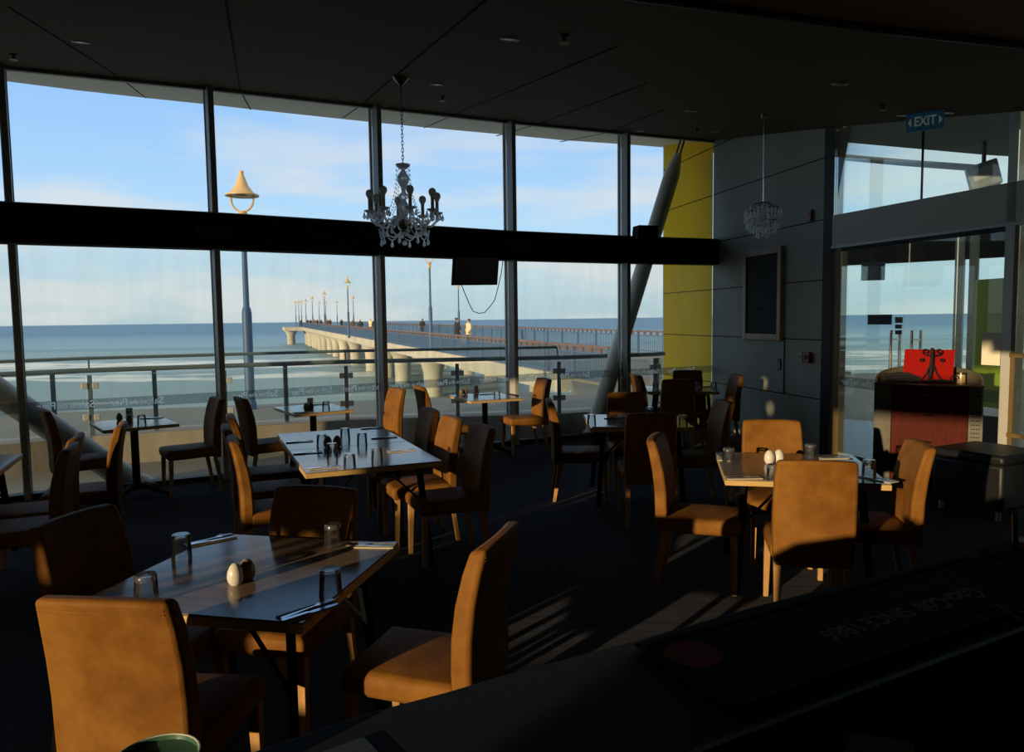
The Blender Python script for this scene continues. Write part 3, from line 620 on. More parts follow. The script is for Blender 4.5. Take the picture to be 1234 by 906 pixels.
# ---- people strolling on the pier
def person(base, h, face, coat, legs, label, stride=.12, hair=hairm, cap=None, fine=True, carry=None):
    t = thing('person', base, label, 'person', rz=-math.radians(face))
    k = h/1.75
    J = {'pel': (0, 0, .93), 'bel': (0, .01, 1.10), 'che': (0, .0, 1.32), 'nec': (0, .01, 1.49), 'chn': (0, .03, 1.55), 'hea': (0, .03, 1.63), 'top': (0, .02, 1.70),
         'hl': (-.10, 0, .90), 'kl': (-.11, stride*.6+.03, .50), 'al': (-.11, stride-.03, .10), 'tl': (-.12, stride+.13, .04),
         'hr': (.10, 0, .90), 'kr': (.11, -stride*.3+.04, .50), 'ar': (.11, -stride-.05, .11), 'tr': (.12, -stride+.10, .04),
         'sl': (-.19, 0, 1.42), 'el': (-.25, -.03, 1.14), 'wl': (-.24, .10, .93), 'ml': (-.235, .13, .86), 'sr': (.19, 0, 1.42), 'er': (.25, -.02, 1.14), 'wr': (.24, .12, .95), 'mr': (.235, .15, .88)}
    R = {'pel': .145, 'bel': .13, 'che': .15, 'nec': .055, 'chn': .07, 'hea': .098, 'top': .07, 'hl': .10, 'kl': .065, 'al': .045, 'tl': .04, 'hr': .10, 'kr': .065, 'ar': .045, 'tr': .04, 'sl': .07, 'el': .05, 'wl': .033, 'ml': .04, 'sr': .07, 'er': .05, 'wr': .033, 'mr': .04}
    E_ = [('pel', 'bel'), ('bel', 'che'), ('che', 'nec'), ('nec', 'chn'), ('chn', 'hea'), ('hea', 'top'), ('pel', 'hl'), ('hl', 'kl'), ('kl', 'al'), ('al', 'tl'), ('pel', 'hr'), ('hr', 'kr'), ('kr', 'ar'), ('ar', 'tr'), ('che', 'sl'), ('sl', 'el'), ('el', 'wl'), ('wl', 'ml'), ('che', 'sr'), ('sr', 'er'), ('er', 'wr'), ('wr', 'mr')]
    if fine:                                # five short fingers per hand, and a nose
        for s, q in ((-1, 'ml'), (1, 'mr')):
            x, y, z = J[q]
            for f in range(4):
                a = '%sf%d' % (q, f); b = a+'b'; J[a] = (x+.004*s, y-.03+.022*f, z-.05); J[b] = (x-.008*s, y-.022+.022*f, z-.085-.006*(f % 3)); R[a] = .010; R[b] = .008; E_ += [(q, a), (a, b)]
            J[q+'t'] = (x-.02*s, y+.045, z-.02); R[q+'t'] = .010; E_.append((q, q+'t'))
        J['nos'] = (0, .145, 1.605); R['nos'] = .014; E_.append(('hea', 'nos'))
    ks = list(J); me = bpy.data.meshes.new('body'); me.from_pydata([V(J[q])*k for q in ks], [(ks.index(a), ks.index(b)) for a, b in E_], [])
    ob = bpy.data.objects.new('body', me); COL.objects.link(ob)
    sk = ob.modifiers.new('skin', 'SKIN'); ob.modifiers.new('sub', 'SUBSURF').levels = 1
    for i, q in enumerate(ks):
        d = me.skin_vertices[0].data[i]; d.radius = (R[q]*k, R[q]*k); d.use_root = (q == 'pel')
    bpy.context.view_layer.update()
    m2 = bpy.data.meshes.new_from_object(ob.evaluated_get(bpy.context.evaluated_depsgraph_get())); bpy.data.objects.remove(ob)
    m2.materials.clear(); m2.materials.append(skin_m); m2.materials.append(legs)
    for p in m2.polygons: p.use_smooth = True; p.material_index = 1 if p.center.z < .98*k else 0
    m2.update(); 
    for p in m2.polygons:
        if abs(p.center.x) > .17*k and p.center.z < 1.0*k: p.material_index = 0
    b = bpy.data.objects.new('body', m2); COL.objects.link(b); b.parent = t
    c = MB()                                # coat: trunk to the thigh and two sleeves
    prof = [(.0, .72), (.20, .72), (.195, .95), (.175, 1.12), (.19, 1.30), (.175, 1.42), (.09, 1.50), (0, 1.505)]
    n0 = len(c.v); c.lathe([(r*k, z*k) for r, z in prof], seg=12)
    for v in c.v[n0:]: v.x *= 1.12; v.y *= .82
    for s in ('l', 'r'): c.tube([V(J['s'+s])*k, V(J['e'+s])*k, V(J['w'+s])*k], [.085*k, .068*k, .05*k], 8)
    c.build('coat', coat, t, smooth=True, local=True)
    if fine: MB().lathe([(0, .055*k), (.10*k, .045*k), (.108*k, 0), (.09*k, -.06*k), (.07*k, -.10*k), (0, -.10*k)], (0, -.035*k, 1.675*k), 10).build('hair' if not cap else 'cap', cap or hair, t, smooth=True, local=True)
    if carry: MB().box((.27*k, .12, .72*k), (.1, .28, .3)).build('bag', carry, t, bevel=.03, local=True)
    return t
def walker(x, D, lat_ok=True):
    p = atY(x, 388, D); p.z = dz(D); return p
person(walker(509, 72), 1.68, 200, darkcoat, trouser, 'person in a dark jacket walking on the pier, left of the tall pier lamp')
person(walker(550.5, 46), 1.78, 70, darkcoat, trouser, 'man in a dark coat and cap walking on the pier beside a lamp post', cap=greycoat)
person(walker(564.5, 46), 1.70, -120, creamcoat, trouser, 'woman in a cream coat walking on the pier behind the dark coated man', hair=hairm)
for x, D, cc, lb_ in ((411.5, 112, navycoat, 'person in dark clothes alone on the pier between two lamp posts'), (425.5, 85, redcoat, 'person in a rust coloured top by the right pier lamp'), (434, 76, navycoat, 'stout person in navy beside the railing, right of the rust coloured one'),
                   (446.5, 90, creamcoat, 'person in white by the pier railing near the window post'), (451, 76, darkcoat, 'person in black next to the one in white on the pier'),
                   (363, 146, darkcoat, 'far off person at the left end of the pier group'), (371, 138, redcoat, 'far off person in rust on the outer pier, left of the blue lamp'), (374.5, 132, darkcoat, 'far off person in dark on the outer pier, under the fourth lamp'),
                   (379, 140, greycoat, 'far off person in grey in the outer pier group'), (382.5, 133, redcoat, 'far off person in rust, right end of the outer pier group'), (387, 124, navycoat, 'person in navy just left of the third pier lamp'),
                   (394, 118, greycoat, 'person in grey just right of the third pier lamp'), (397.5, 121, redcoat, 'person in rust on the pier, right of the grey one')):
    person(walker(x, D), 1.7, random.choice((30, 200, -60, 160)), cc, trouser, lb_, .1, fine=False)
# ================================================================== FURNITURE
def chair_parts(t):
    # leather back: a slab that curves backwards towards its top
    prof = [(.355, -.222, .070, .205), (.42, -.222, .076, .214), (.52, -.221, .078, .218), (.64, -.225, .078, .219), (.76, -.240, .075, .218), (.87, -.264, .069, .214), (.945, -.286, .061, .208), (.968, -.293, .055, .204)]
    mb = MB(); cols = (-1, -.5, 0, .5, 1); vs = []; n = len(cols)
    for z, y, th, w in prof:
        for sgn in (1, -1):
            for c in cols: vs.append(V((c*w, y + sgn*th/2 - .016*(1-c*c), z - (.006*abs(c)**3 if z > .95 else 0))))
    fs = []; m = len(prof)
    I = lambda i, s, c: i*2*n + s*n + c
    for i in range(m-1):
        for c in range(n-1):
            fs += [(I(i,0,c), I(i,0,c+1), I(i+1,0,c+1), I(i+1,0,c)), (I(i,1,c+1), I(i,1,c), I(i+1,1,c), I(i+1,1,c+1))]
        for c in (0, n-1): fs.append((I(i,0,c), I(i,1,c), I(i+1,1,c), I(i+1,0,c)))
    for i in (0, m-1):
        for c in range(n-1): fs.append((I(i,0,c), I(i,0,c+1), I(i,1,c+1), I(i,1,c)))
    mb.add(vs, fs).build('backrest', leather, t, smooth=True, bevel=.017, bseg=3, local=True, ang=50)
    bk = [c for c in bpy.data.objects if c.parent == t and c.name.startswith('backrest')][0]
    for zz, yy in ((.938, -.3165), (.925, -.3135)):
        MB().tube([V((x*.2075, yy - .0155*(1-x*x) + .0015, zz)) for x in (-.93, -.6, -.3, 0, .3, .6, .93)], .0022, 5).build('seam', leather, bk, local=True, smooth=True)
    # seat cushion
    mb = MB(); vs = []; zs = [(.372, .205, -.19, .243), (.40, .222, -.20, .262), (.452, .224, -.20, .266), (.474, .205, -.19, .250), (.482, .12, -.12, .16)]
    for z, w, y0, y1 in zs: vs += [V((-w, y0, z)), V((w, y0, z)), V((w*.96, y1, z)), V((-w*.96, y1, z))]
    fs = [(3, 2, 1, 0)] + [(i*4+k, i*4+(k+1) % 4, i*4+4+(k+1) % 4, i*4+4+k) for i in range(4) for k in range(4)] + [(16, 17, 18, 19)]
    mb.add(vs, fs).build('seat', leather, t, smooth=True, bevel=.022, bseg=3, local=True, ang=70)
    for sx in (-1, 1):
        for y0, y1 in ((.225, .235), (-.20, -.262)):
            a, b = .021, .015; x0, x1 = sx*.185, sx*.19
            vs = [V((x1+i*b, y1+j*b, 0)) for i, j in ((-1,-1),(1,-1),(1,1),(-1,1))] + [V((x0+i*a, y0+j*a, .38)) for i, j in ((-1,-1),(1,-1),(1,1),(-1,1))]
            MB().add(vs, [(3,2,1,0),(4,5,6,7)] + [(k,(k+1) % 4,(k+1) % 4+4,k+4) for k in range(4)]).build('leg', legwood, t, bevel=.003, local=True)
chairs = [  # x, y of the middle of the back's top edge; heading; label; group
 (-1.185, 2.08, 6, 'tan leather dining chair with sunlit back, nearest the camera at bottom left', 'front left table'),
 (-1.83, 3.02, 103, 'shadowed dining chair on the left side of the front left table', 'front left table'),
 (-.94, 3.48, 193, 'tan dining chair on the far side of the front left table, facing the camera', 'front left table'),
 (-.06, 2.66, -72, 'dining chair with one sunlit edge pulled out at the right of the front left table', 'front left table'),
 (-1.92, 5.02, 67, 'sunlit edged dining chair, nearest of three along the left of the long middle table', 'long middle table'),
 (-2.19, 5.60, 67, 'dark dining chair, middle of three along the left of the long middle table', 'long middle table'),
 (-2.40, 6.25, 67, 'dining chair, farthest of three along the left of the long middle table', 'long middle table'),
 (-.22, 5.48, -113, 'dark dining chair, nearest of three along the right of the long middle table', 'long middle table'),
 (-.49, 5.96, -113, 'sun striped dining chair, middle of three along the right of the long middle table', 'long middle table'),
 (-.73, 6.55, -113, 'dark dining chair, farthest of three along the right of the long middle table', 'long middle table'),
 (-4.40, 6.90, 52, 'dining chair left of the left window table, against the sloping steel column', 'left window table'),
 (-3.13, 7.80, -126, 'dark dining chair right of the left window table, seen from its side', 'left window table'),
 (-2.88, 7.78, 56, 'dining chair left of the middle window table, back to back with its neighbour', 'middle window table'),
 (-1.34, 8.60, -121, 'sunlit tan dining chair right of the middle window table, at the window post', 'middle window table'),
 (-1.12, 8.86, 68, 'dining chair left of the right window table, shaded front and lit top edge', 'right window table'),
 (.43, 9.78, -110, 'dining chair with orange sunlit back right of the right window table', 'right window table'),
 (-3.12, 5.85, -113, 'dining chair with orange edge, farthest of three facing the table at the left border', 'table at the left border'),
 (-3.12, 5.24, -113, 'dark dining chair, middle of three facing the table at the left border', 'table at the left border'),
 (-2.90, 4.79, -113, 'dark dining chair, nearest of three facing the table at the left border', 'table at the left border'),
 (-4.86, 6.68, -126, 'dining chair cut off by the left border of the photo, behind the left border table', 'table at the left border'),
 (.36, 7.16, 90, 'dining chair with lit edge left of the table between the door side and window', 'middle right table'),
 (1.21, 7.76, 180, 'dark dining chair on the far side of the middle right table', 'middle right table'),
 (1.15, 6.06, 0, 'dark dining chair with its back to the camera at the middle right table', 'middle right table'),
 (1.99, 6.88, -94, 'dark dining chair at the right side of the middle right table', 'middle right table'),
 (1.72, 10.25, 82, 'small far dining chair with lit edge left of the table by the yellow wall', 'far corner table'),
 (2.60, 10.92, 188, 'farthest dark dining chair in front of the yellow wall', 'far corner table'),
 (2.12, 9.36, 0, 'dark dining chair with its back to the camera at the far corner table', 'far corner table'),
 (3.06, 9.98, -92, 'dark dining chair beside the grey wall, right of the far corner table', 'far corner table'),
 (.95, 4.88, 110, 'dining chair with lit edge and one lit leg, left of the front right table', 'front right table'),
 (1.96, 5.55, 191, 'sunlit tan dining chair on the far side of the front right table', 'front right table'),
 (1.65, 3.96, 12, 'tan leather dining chair with sunlit back to the camera at the front right table', 'front right table'),
 (2.50, 4.48, -78, 'sunlit tan dining chair right of the front right table, below the reception desk', 'front right table'),
]
proto = None
for x, y, h, lab, grp in chairs:
    o = V((x, y, 0)) + hd(h)*.293
    if proto is None:
        proto = thing('dining_chair', o, lab, 'chair', -math.radians(h), 'dining chairs at the %s' % grp); chair_parts(proto); remember(proto)
    else: dup(proto, o, -math.radians(h), lab, 'dining chairs at the %s' % grp)
# ---- tables
TZ = .75
def table(c, rz, label, sx=.95, sy=.95):
    t = thing('dining_table', V((c[0], c[1], 0)), label, 'table', rz)
    MB().box((0, 0, TZ-.004), (sx-.006, sy-.006, .008)).build('tabletop', tabletop_m, t, local=True, bevel=.001)
    MB().box((0, 0, TZ-.024), (sx, sy, .032)).build('tabletop_core', edge_m, t, local=True, bevel=.002)
    for i in (-1, 1):
        MB().bar((i*(sx/2-.16), -(sy/2-.16), TZ-.055), (i*(sx/2-.16), sy/2-.16, TZ-.055), .04, .03).build('rail', legblack, t, local=True)
        for j in (-1, 1):
            p = V((i*(sx/2-.13), j*(sy/2-.15), TZ-.06)); q = V((i*(sx/2-.08), j*(sy/2-.06), 0))
            lg = MB().bar(p, q, .034, .034).build('leg', legblack, t, local=True)
            MB().bar(p*.62 + q*.38, V((i*.10, j*.30*sy, TZ-.05)), .013, .013).build('brace', legblack, lg, local=True)
    return t
def table_ped(c, rz, label, sx, sy, tall=.75):
    t = thing('pedestal_table', V((c[0], c[1], 0)), label, 'table', rz)
    MB().box((0, 0, TZ-.004), (sx-.006, sy-.006, .008)).build('tabletop', tabletop_m, t, local=True, bevel=.001)
    MB().box((0, 0, TZ-.020), (sx, sy, .026)).build('tabletop_core', edge_m, t, local=True, bevel=.002)
    MB().tube([(0, 0, .07), (0, 0, TZ-.035)], .038, 14).build('pedestal', blackmetal, t, local=True, smooth=True)
    MB().box((0, 0, TZ-.040), (.26, .26, .012)).build('top_plate', blackmetal, t, local=True)
    for k in range(4):
        a = PI/4 + k*PI/2; d = V((math.cos(a), math.sin(a), 0)); m = MB()
        m.tube([d*.02 + Z*.105, d*.12 + Z*.095, d*.26 + Z*.055, d*.35 + Z*.022], [.034, .032, .026, .018], 8); m.tube([d*.345, d*.345 + Z*.03], .022, 8)
        m.build('foot', blackmetal, t, local=True, smooth=True)
    return t
T1c = V((-1.054, 2.924, 0)); A1 = math.radians(-12)
def rad(h): return -math.radians(h)
t1 = table(T1c, rad(12), 'large square table in the front left, with sun stripes across its brown top', .90, .90)
ax2 = hd(67); ay2 = hd(-23)      # across and along the long table
T2n = atz(368, 570, TZ) + ax2*.475 + ay2*.475; T2f = T2n + ay2*.955
t2 = table(T2n, rad(-23), 'square table, near half of the long middle table, with a lit corner'); table(T2f, rad(-23), 'square table, far half of the long middle table')
T8c = V((1.87, 4.86, 0)); table(T8c, rad(12), 'square table in the front right with sunlit yellow edge')
T6c = V((1.20, 7.16, 0)); table(T6c, rad(2), 'square table at middle right, largely hidden by dark chairs')
T7c = V((2.36, 10.30, 0)); table(T7c, rad(8), 'far square table before the yellow wall', .95, .8)
T9r = atz(27.4, 546, TZ); T9c = T9r - ay2*.475 - ax2*.475; table(T9c, rad(-23), 'square table cut off by the left border of the photo')
w3 = hd(52); table_ped(V((-3.86, 7.47, 0)), rad(-38), 'small pedestal table by the left window, near the sloping column', .68, .80)
table_ped(V((-2.32, 8.53, 0)), rad(-33), 'small pedestal table by the middle window, with yellow lit edge', .68, .86)
table_ped(V((-.36, 9.60, 0)), rad(-24), 'small pedestal table by the window under the hanging screen', .72, .86)
# ---- table things: tumblers stand upside down
def tumbler1(p, label, group):
    o = MB().lathe([(.0425, 0), (.0385, .078), (.0385, .094), (.034, .100), (0, .100), (0, .084), (.033, .081), (.0365, .070), (.0400, 0), (.0425, 0)], seg=24).build('tumbler', glassm, None, local=True, smooth=True)
    o.location = p; o.data.materials.append(glassbase)
    for q in o.data.polygons:
        if q.center.z > .079 or q.center.z < .0005: q.material_index = 1
    return tag(o, label, 'glass', group)
TUM = None
def glass(p, label, group):
    global TUM
    if TUM is None: TUM = tumbler1(p, label, group); return TUM
    o = TUM.copy(); COL.objects.link(o); o.location = p; return tag(o, label, 'glass', group)
def shaker(p, m, label, group, s=1.):
    t = thing('shaker', p, label, 'shaker', group=group)
    MB().lathe([(0, 0), (.020*s, 0), (.0285*s, .012*s), (.0315*s, .030*s), (.0285*s, .052*s), (.019*s, .072*s), (.010*s, .081*s), (0, .083*s)], seg=18).build('shaker_body', m, t, local=True, smooth=True)
    MB().lathe([(.0034*s, .0822*s), (0, .0838*s)], seg=8).build('pour_hole', joint_m, t, local=True); return t
def leafshape(mb, pts, th=.0025):   # pts: (x, half-width) outline along x, lofted into a thin bar
    up_ = [(x, w) for x, w in pts] + [(x, -w) for x, w in pts[::-1]]
    return mb.prism(up_[::-1], 0, th)
FORK = KNIFE = NAP = None
def cutlery(p, a, where, napm=napkin_m, group='place settings', nap=True):
    """napkin with a knife and a fork on it; a = direction of the handles' far end"""
    global FORK, KNIFE, NAP
    rz = math.radians(a)
    if NAP is None:
        NAP = MB().box((0, 0, .0022), (.215, .085, .0044)).build('napkin', napm, None, local=True, bevel=.0015)
        m = MB(); leafshape(m, [(-.105, .0055), (-.10, .008), (-.05, .0055), (0, .0035), (.035, .0035)], .003)
        leafshape(m, [(.03, .0035), (.042, .011), (.060, .0125)], .003)
        for k in range(4): m.box((.083, -.0099 + k*.0066, .0022), (.048, .003, .003))
        FORK = m.build('fork', steel, None, local=True)
        m = MB(); leafshape(m, [(-.115, .006), (-.108, .009), (-.03, .0075), (-.015, .006)], .0045); leafshape(m, [(-.017, .005), (0, .009), (.06, .010), (.095, .007), (.108, .001)], .002)
        KNIFE = m.build('knife', steel, None, local=True); n, f, k = NAP, FORK, KNIFE
    else:
        n, f, k = NAP.copy(), FORK.copy(), KNIFE.copy()
        for o in (n, f, k): COL.objects.link(o)
        if nap and napm is not n.data.materials[0]:
            n.data = n.data.copy(); n.data.materials[0] = napm
    d = V((math.cos(rz), math.sin(rz), 0)); s = V((-d.y, d.x, 0))
    n.location = p; n.rotation_euler = (0, 0, rz)
    f.location = p + s*.016 + Z*.0048 + d*.0; f.rotation_euler = (0, 0, rz+.10)
    k.location = p - s*.018 + Z*.0048 + d*.0; k.rotation_euler = (0, 0, rz-.03)
    tag(n, 'folded paper napkin %s' % where, 'napkin', 'paper napkins'); tag(f, 'steel fork on the napkin %s' % where, 'fork', 'forks'); tag(k, 'steel knife on the napkin %s' % where, 'knife', 'knives')
def T(x, y): return atz(x, y, TZ) + Z*.0005
G1 = 'upside down glasses on the front left table'
glass(T(219, 671), 'upside down tumbler at the far left of the front left table', G1)
glass(T(177, 724), 'upside down clear tumbler just behind the nearest chair back', G1)
glass(T(402, 657), 'upside down tumbler at the far right of the front left table', G1)
glass(T(398.5, 717), 'upside down clear tumbler beside the near right cutlery on the front left table', G1)
shaker(T(284, 704), ceramic, 'pale egg shaped salt shaker on the front left table, sunlit', 'shakers on the front left table')
shaker(T(298, 698), peppercer, 'brown egg shaped pepper shaker half hidden behind the pale one, front left table', 'shakers on the front left table')
cutlery(T(254, 652), 42, 'at the far left of the front left table')
cutlery(T(448, 657.5), -5, 'at the far right of the front left table', napkinw_m)
cutlery(T(374, 737), 45, 'at the near right corner of the front left table')
G2 = 'upside down glasses on the long middle table'
for (x, y), l in (((388, 538), 'left of the shakers'), ((416, 530), 'at the far end'), ((436.5, 536), 'second from the far end'), ((400.5, 550), 'just in front of the shakers'), ((454.5, 556), 'at the right side near the pale napkin'), ((421.5, 564), 'nearest the near edge')):
    glass(T(x, y), 'upside down tumbler on the long middle table, %s' % l, G2)
shaker(T(395, 539), peppercer, 'left brown egg shaker on the long middle table', 'shakers on the long middle table', 1.12); shaker(T(406.5, 538.5), peppercer, 'right brown egg shaker on the long middle table', 'shakers on the long middle table', 1.12)
for (x, y), a, l, m in (((361, 532.5), 20, 'at the far left of the long middle table', napkind_m), ((371, 546), 20, 'at the middle left of the long middle table', napkind_m), ((391, 564), 22, 'at the near left corner of the long middle table', napkinw_m),
                        ((449, 516), 20, 'at the far right of the long middle table', napkind_m), ((463, 527.5), 18, 'at the middle right of the long middle table', napkind_m), ((484, 543.5), 20, 'at the near right of the long middle table', napkinw_m)):
    cutlery(T(x, y), a, l, m)
def card(p, rz, label):
    t = thing('card_holder', p, label, 'card holder', rz)
    MB().box((0, 0, .006), (.075, .05, .012)).build('base', blackmetal, t, local=True, bevel=.002); MB().box((0, 0, .058), (.066, .022, .092)).build('cards', whitecard, t, local=True, bevel=.002)
for (cx, cy), nm_, sh, cc, gl, nk, an in ((('T3'), 'left window', ((144, 507), (156, 509)), (156, 503), (171, 512), (183, 504), 10), (('T4'), 'middle window', ((369, 494), (375, 493.5)), (374, 490), (393, 494), (384, 487.5), 15), (('T5'), 'right window', ((556, 475.5), (561, 475)), (573.5, 473.5), (599, 480.5), (587, 475), 15)):
    shaker(T(*sh[0]), peppercer, 'left brown egg shaker on the %s table' % nm_, 'shakers on the %s table' % nm_); shaker(T(*sh[1]), peppercer, 'right brown egg shaker on the %s table' % nm_, 'shakers on the %s table' % nm_)
    card(T(*cc), .5, 'little white card holder behind the shakers on the %s table' % nm_)
    glass(T(*gl), 'upside down tumbler on the %s table' % nm_, 'upside down glasses on the window tables'); cutlery(T(*nk), an, 'on the %s table' % nm_, napkind_m)
cutlery(T(366, 497), 10, 'at the near side of the middle window table', napkinw_m)
G6 = 'upside down glasses on the middle right table'
for (x, y), l in (((713, 512), 'at the left edge'), ((749, 513), 'left of the dark chair back'), ((782, 502), 'at the far side, before the far chair'), ((823, 513), 'right of the dark chair back')):
    glass(T(x, y), 'upside down tumbler on the middle right table, %s' % l, G6)
cutlery(T(728, 514.5), 0, 'at the near left of the middle right table', napkinw_m); cutlery(T(741, 504), 0, 'at the far left of the middle right table', napkind_m)
G7 = 'upside down glasses on the far corner table'
for (x, y), l in (((790, 469.5), 'at the left'), ((842, 469), 'beside the dark chair back'), ((860, 469), 'at the right end')):
    glass(T(x, y), 'upside down tumbler on the far corner table, %s' % l, G7)
cutlery(T(852, 466), 5, 'on the far corner table', napkinw_m)
G8 = 'upside down glasses on the front right table'
for (x, y), l in (((878, 557), 'at the left edge'), ((976.5, 552), 'at the far side, catching the sun'), ((1047, 573), 'at the right, over the forks'), ((932, 579), 'in front of the white shakers')):
    glass(T(x, y), 'upside down tumbler on the front right table, %s' % l, G8)
shaker(T(927, 558.5), ceramic, 'left white egg shaker on the front right table', 'shakers on the front right table', 1.12); shaker(T(938.5, 557.5), ceramic, 'right white egg shaker on the front right table', 'shakers on the front right table', 1.12)
for (x, y), a, l, m in (((872, 552), 75, 'at the far left of the front right table', napkinw_m), ((896, 576), 2, 'at the near left of the front right table', napkinw_m), ((1006, 552), 0, 'at the far right of the front right table', napkinw_m), ((1058, 578), -60, 'at the near right corner of the front right table', napkinw_m)):
    cutlery(T(x, y), a, l, m)
# ================================================================== THINGS ON WALLS, CEILING AND BEAM
# eight-armed crystal chandelier
cp = onceil(483, 93); D = cp.y; cx, cy = cp.x, cp.y
k_ = D/F*1.0
zt = lambda y: atY(486, y, D).z
ch = thing('chandelier', V((cx, cy, zt(297))), 'glass chandelier with eight candle bulbs and crystal drops, hanging before the window', 'chandelier')
c0 = V((cx, cy, 0))
MB().lathe([(0, cp.z), (.075, cp.z), (.06, cp.z-.02), (.035, cp.z-.05), (.012, cp.z-.075), (0, cp.z-.08)], c0, 16).build('ceiling_canopy', brass, ch, smooth=True)
m = MB(); z = cp.z-.075; i = 0; z1 = zt(198)
while z > z1-.01:
    a = 0 if i % 2 else PI/2; d = V((math.cos(a), math.sin(a), 0))
    m.tube([c0 + Z*(z-.018) + d*(.010*math.cos(q*PI/4)) + Z*(.021*math.sin(q*PI/4)) for q in range(8)], .0032, 5, True); z -= .032; i += 1
m.build('chain', brass, ch, smooth=True)
zd = zt(201); zh = zt(268); za_ = zt(256)
MB().lathe([(0, zd-.02), (.035, zd-.018), (.062, zd+.008), (.066, zd+.022), (.03, zd+.014), (0, zd+.012)], c0, 16).build('top_dish', crystal, ch, smooth=True)
H_ = zd-.02 - zh
MB().lathe([(0, zh), (.02, zh), (.03, zh+.12*H_), (.058, zh+.22*H_), (.062, zh+.28*H_), (.03, zh+.37*H_), (.018, zh+.42*H_), (.046, zh+.47*H_), (.046, zh+.51*H_), (.018, zh+.57*H_), (.022, zh+.64*H_), (.05, zh+.76*H_), (.058, zh+.84*H_), (.03, zh+.93*H_), (.014, zh+H_), (0, zh+H_)], c0, 14).build('glass_stem', crystal, ch, smooth=True)
MB().lathe([(0, zh-.075), (.02, zh-.07), (.05, zh-.045), (.062, zh-.01), (.05, zh+.02), (0, zh+.03)], c0, 14).build('hub', brass, ch, smooth=True)
RA = .305
def drop(mb, p, s=1.):
    mb.lathe([(0, -.052*s), (.009*s, -.044*s), (.012*s, -.034*s), (.004*s, -.012*s), (.005*s, -.004*s), (0, 0)], p, 6)
for k in range(8):
    a = k*PI/4 + .32; d = V((math.cos(a), math.sin(a), 0)); sd = V((-d.y, d.x, 0))
    arm = MB().tube([c0 + d*r + Z*zz for r, zz in ((.045, zh-.01), (.09, zh+.035), (.14, zh+.02), (.19, zh-.035), (.25, zh-.03), (.295, zh+.015), (RA, za_-.02))], .0115, 8).build('arm', crystal, ch, smooth=True)
    q = c0 + d*RA + Z*za_
    MB().lathe([(0, -.02), (.02, -.018), (.05, .0), (.053, .008), (.02, .002), (0, .0)], q, 12).build('drip_pan', crystal, arm, smooth=True)
    MB().lathe([(0, 0), (.016, 0), (.015, .10), (0, .10)], q, 10).build('candle', candle_m, arm, smooth=True)
    MB().lathe([(0, .095), (.015, .098), (.019, .118), (.032, .140), (.035, .160), (.027, .180), (.012, .190), (0, .192)], q, 12).build('bulb', bulb_m, arm, smooth=True)
    spots = [(q + V((math.cos(j*2*PI/5+a), math.sin(j*2*PI/5+a), 0))*.05 - Z*.004, 1.3) for j in range(5)] + [(c0 + d*.19 + Z*(zh-.05), 1.4), (c0 + d*.11 + Z*(zh+.02), 1.3)]
    for p, sc in spots:
        dm = MB(); drop(dm, p, sc); dm.build('crystal_drop', crystal, arm, smooth=True)
    def string(pts, rb, nm, par):           # beads on a wire
        m = MB(); m.tube(pts, .0012, 4)
        for p in pts[1:-1]: m.ball(p, rb, 6)
        return m.build(nm, crystal, par, smooth=True)
    string([c0 + d*(.06 + .13*f*f) + Z*((zd+.01)*(1-f) + (zh+.03)*f - .05*math.sin(PI*f)) for f in [j/15 for j in range(16)]], .0066, 'bead_string', ch)
    a2 = a + PI/4; d2 = V((math.cos(a2), math.sin(a2), 0))
    string([c0 + (d*(1-f) + d2*f)*.23 + Z*(zh-.055 - .085*math.sin(PI*f)) for f in [j/13 for j in range(14)]], .0072, 'bead_swag', ch)
    string([c0 + d*((1-f)*.22) + Z*(zh-.06 - .02*f - .06*math.sin(PI*f)) for f in [j/13 for j in range(14)]], .0066, 'inner_bead_swag', ch)
    m = MB(); drop(m, c0 + (d+d2)*.115 + Z*(zh-.14), 1.4); m.build('crystal_drop', crystal, ch, smooth=True)
MB().tube([c0 + Z*(zh-.07), c0 + Z*(zt(294)+.03)], .005, 6).build('lower_rod', brass, ch); MB().ball(c0 + Z*(zt(293)), .024, 10).build('bottom_ball', crystal, ch, smooth=True)
# small crystal pendant on the right
pp_ = onceil(921, 135); D = pp_.y; c0 = V((pp_.x, pp_.y, 0)); zt = lambda y: atY(921, y, D).z
pn = thing('pendant_lamp', V((pp_.x, pp_.y, zt(287))), 'small round crystal pendant lamp on a thin rod before the grey wall', 'pendant lamp')
MB().lathe([(0, pp_.z), (.032, pp_.z), (.03, pp_.z-.055), (.01, pp_.z-.07), (0, pp_.z-.07)], c0, 14).build('ceiling_canopy', chrome, pn, smooth=True)
MB().tube([c0 + Z*(pp_.z-.07), c0 + Z*zt(243)], .0045, 6).build('rod', chrome, pn)
zc = zt(263); m = MB()
for zz, r, a0 in ((zt(246), .10, .2), (zt(253), .185, .6), (zt(262), .165, .25), (zt(271), .12, .6)):
    pts = [c0 + V((r*math.cos(a0+q*PI/2), r*math.sin(a0+q*PI/2), zz + (.012 if q % 2 else -.02))) for q in range(4)]
    m.tube(pts, .0055, 6, True)
for q in range(4):
    a = .2+q*PI/2; m.tube([c0 + V((.10*math.cos(a), .10*math.sin(a), zt(246))), c0 + Z*zt(243), ], .005, 6); m.tube([c0 + V((.10*math.cos(a), .10*math.sin(a), zt(246))), c0 + V((.185*math.cos(a+.4), .185*math.sin(a+.4), zt(253))), c0 + V((.12*math.cos(a+.4), .12*math.sin(a+.4), zt(271)))], .004, 6)
m.build('wire_frame', blackmetal, pn, smooth=True)
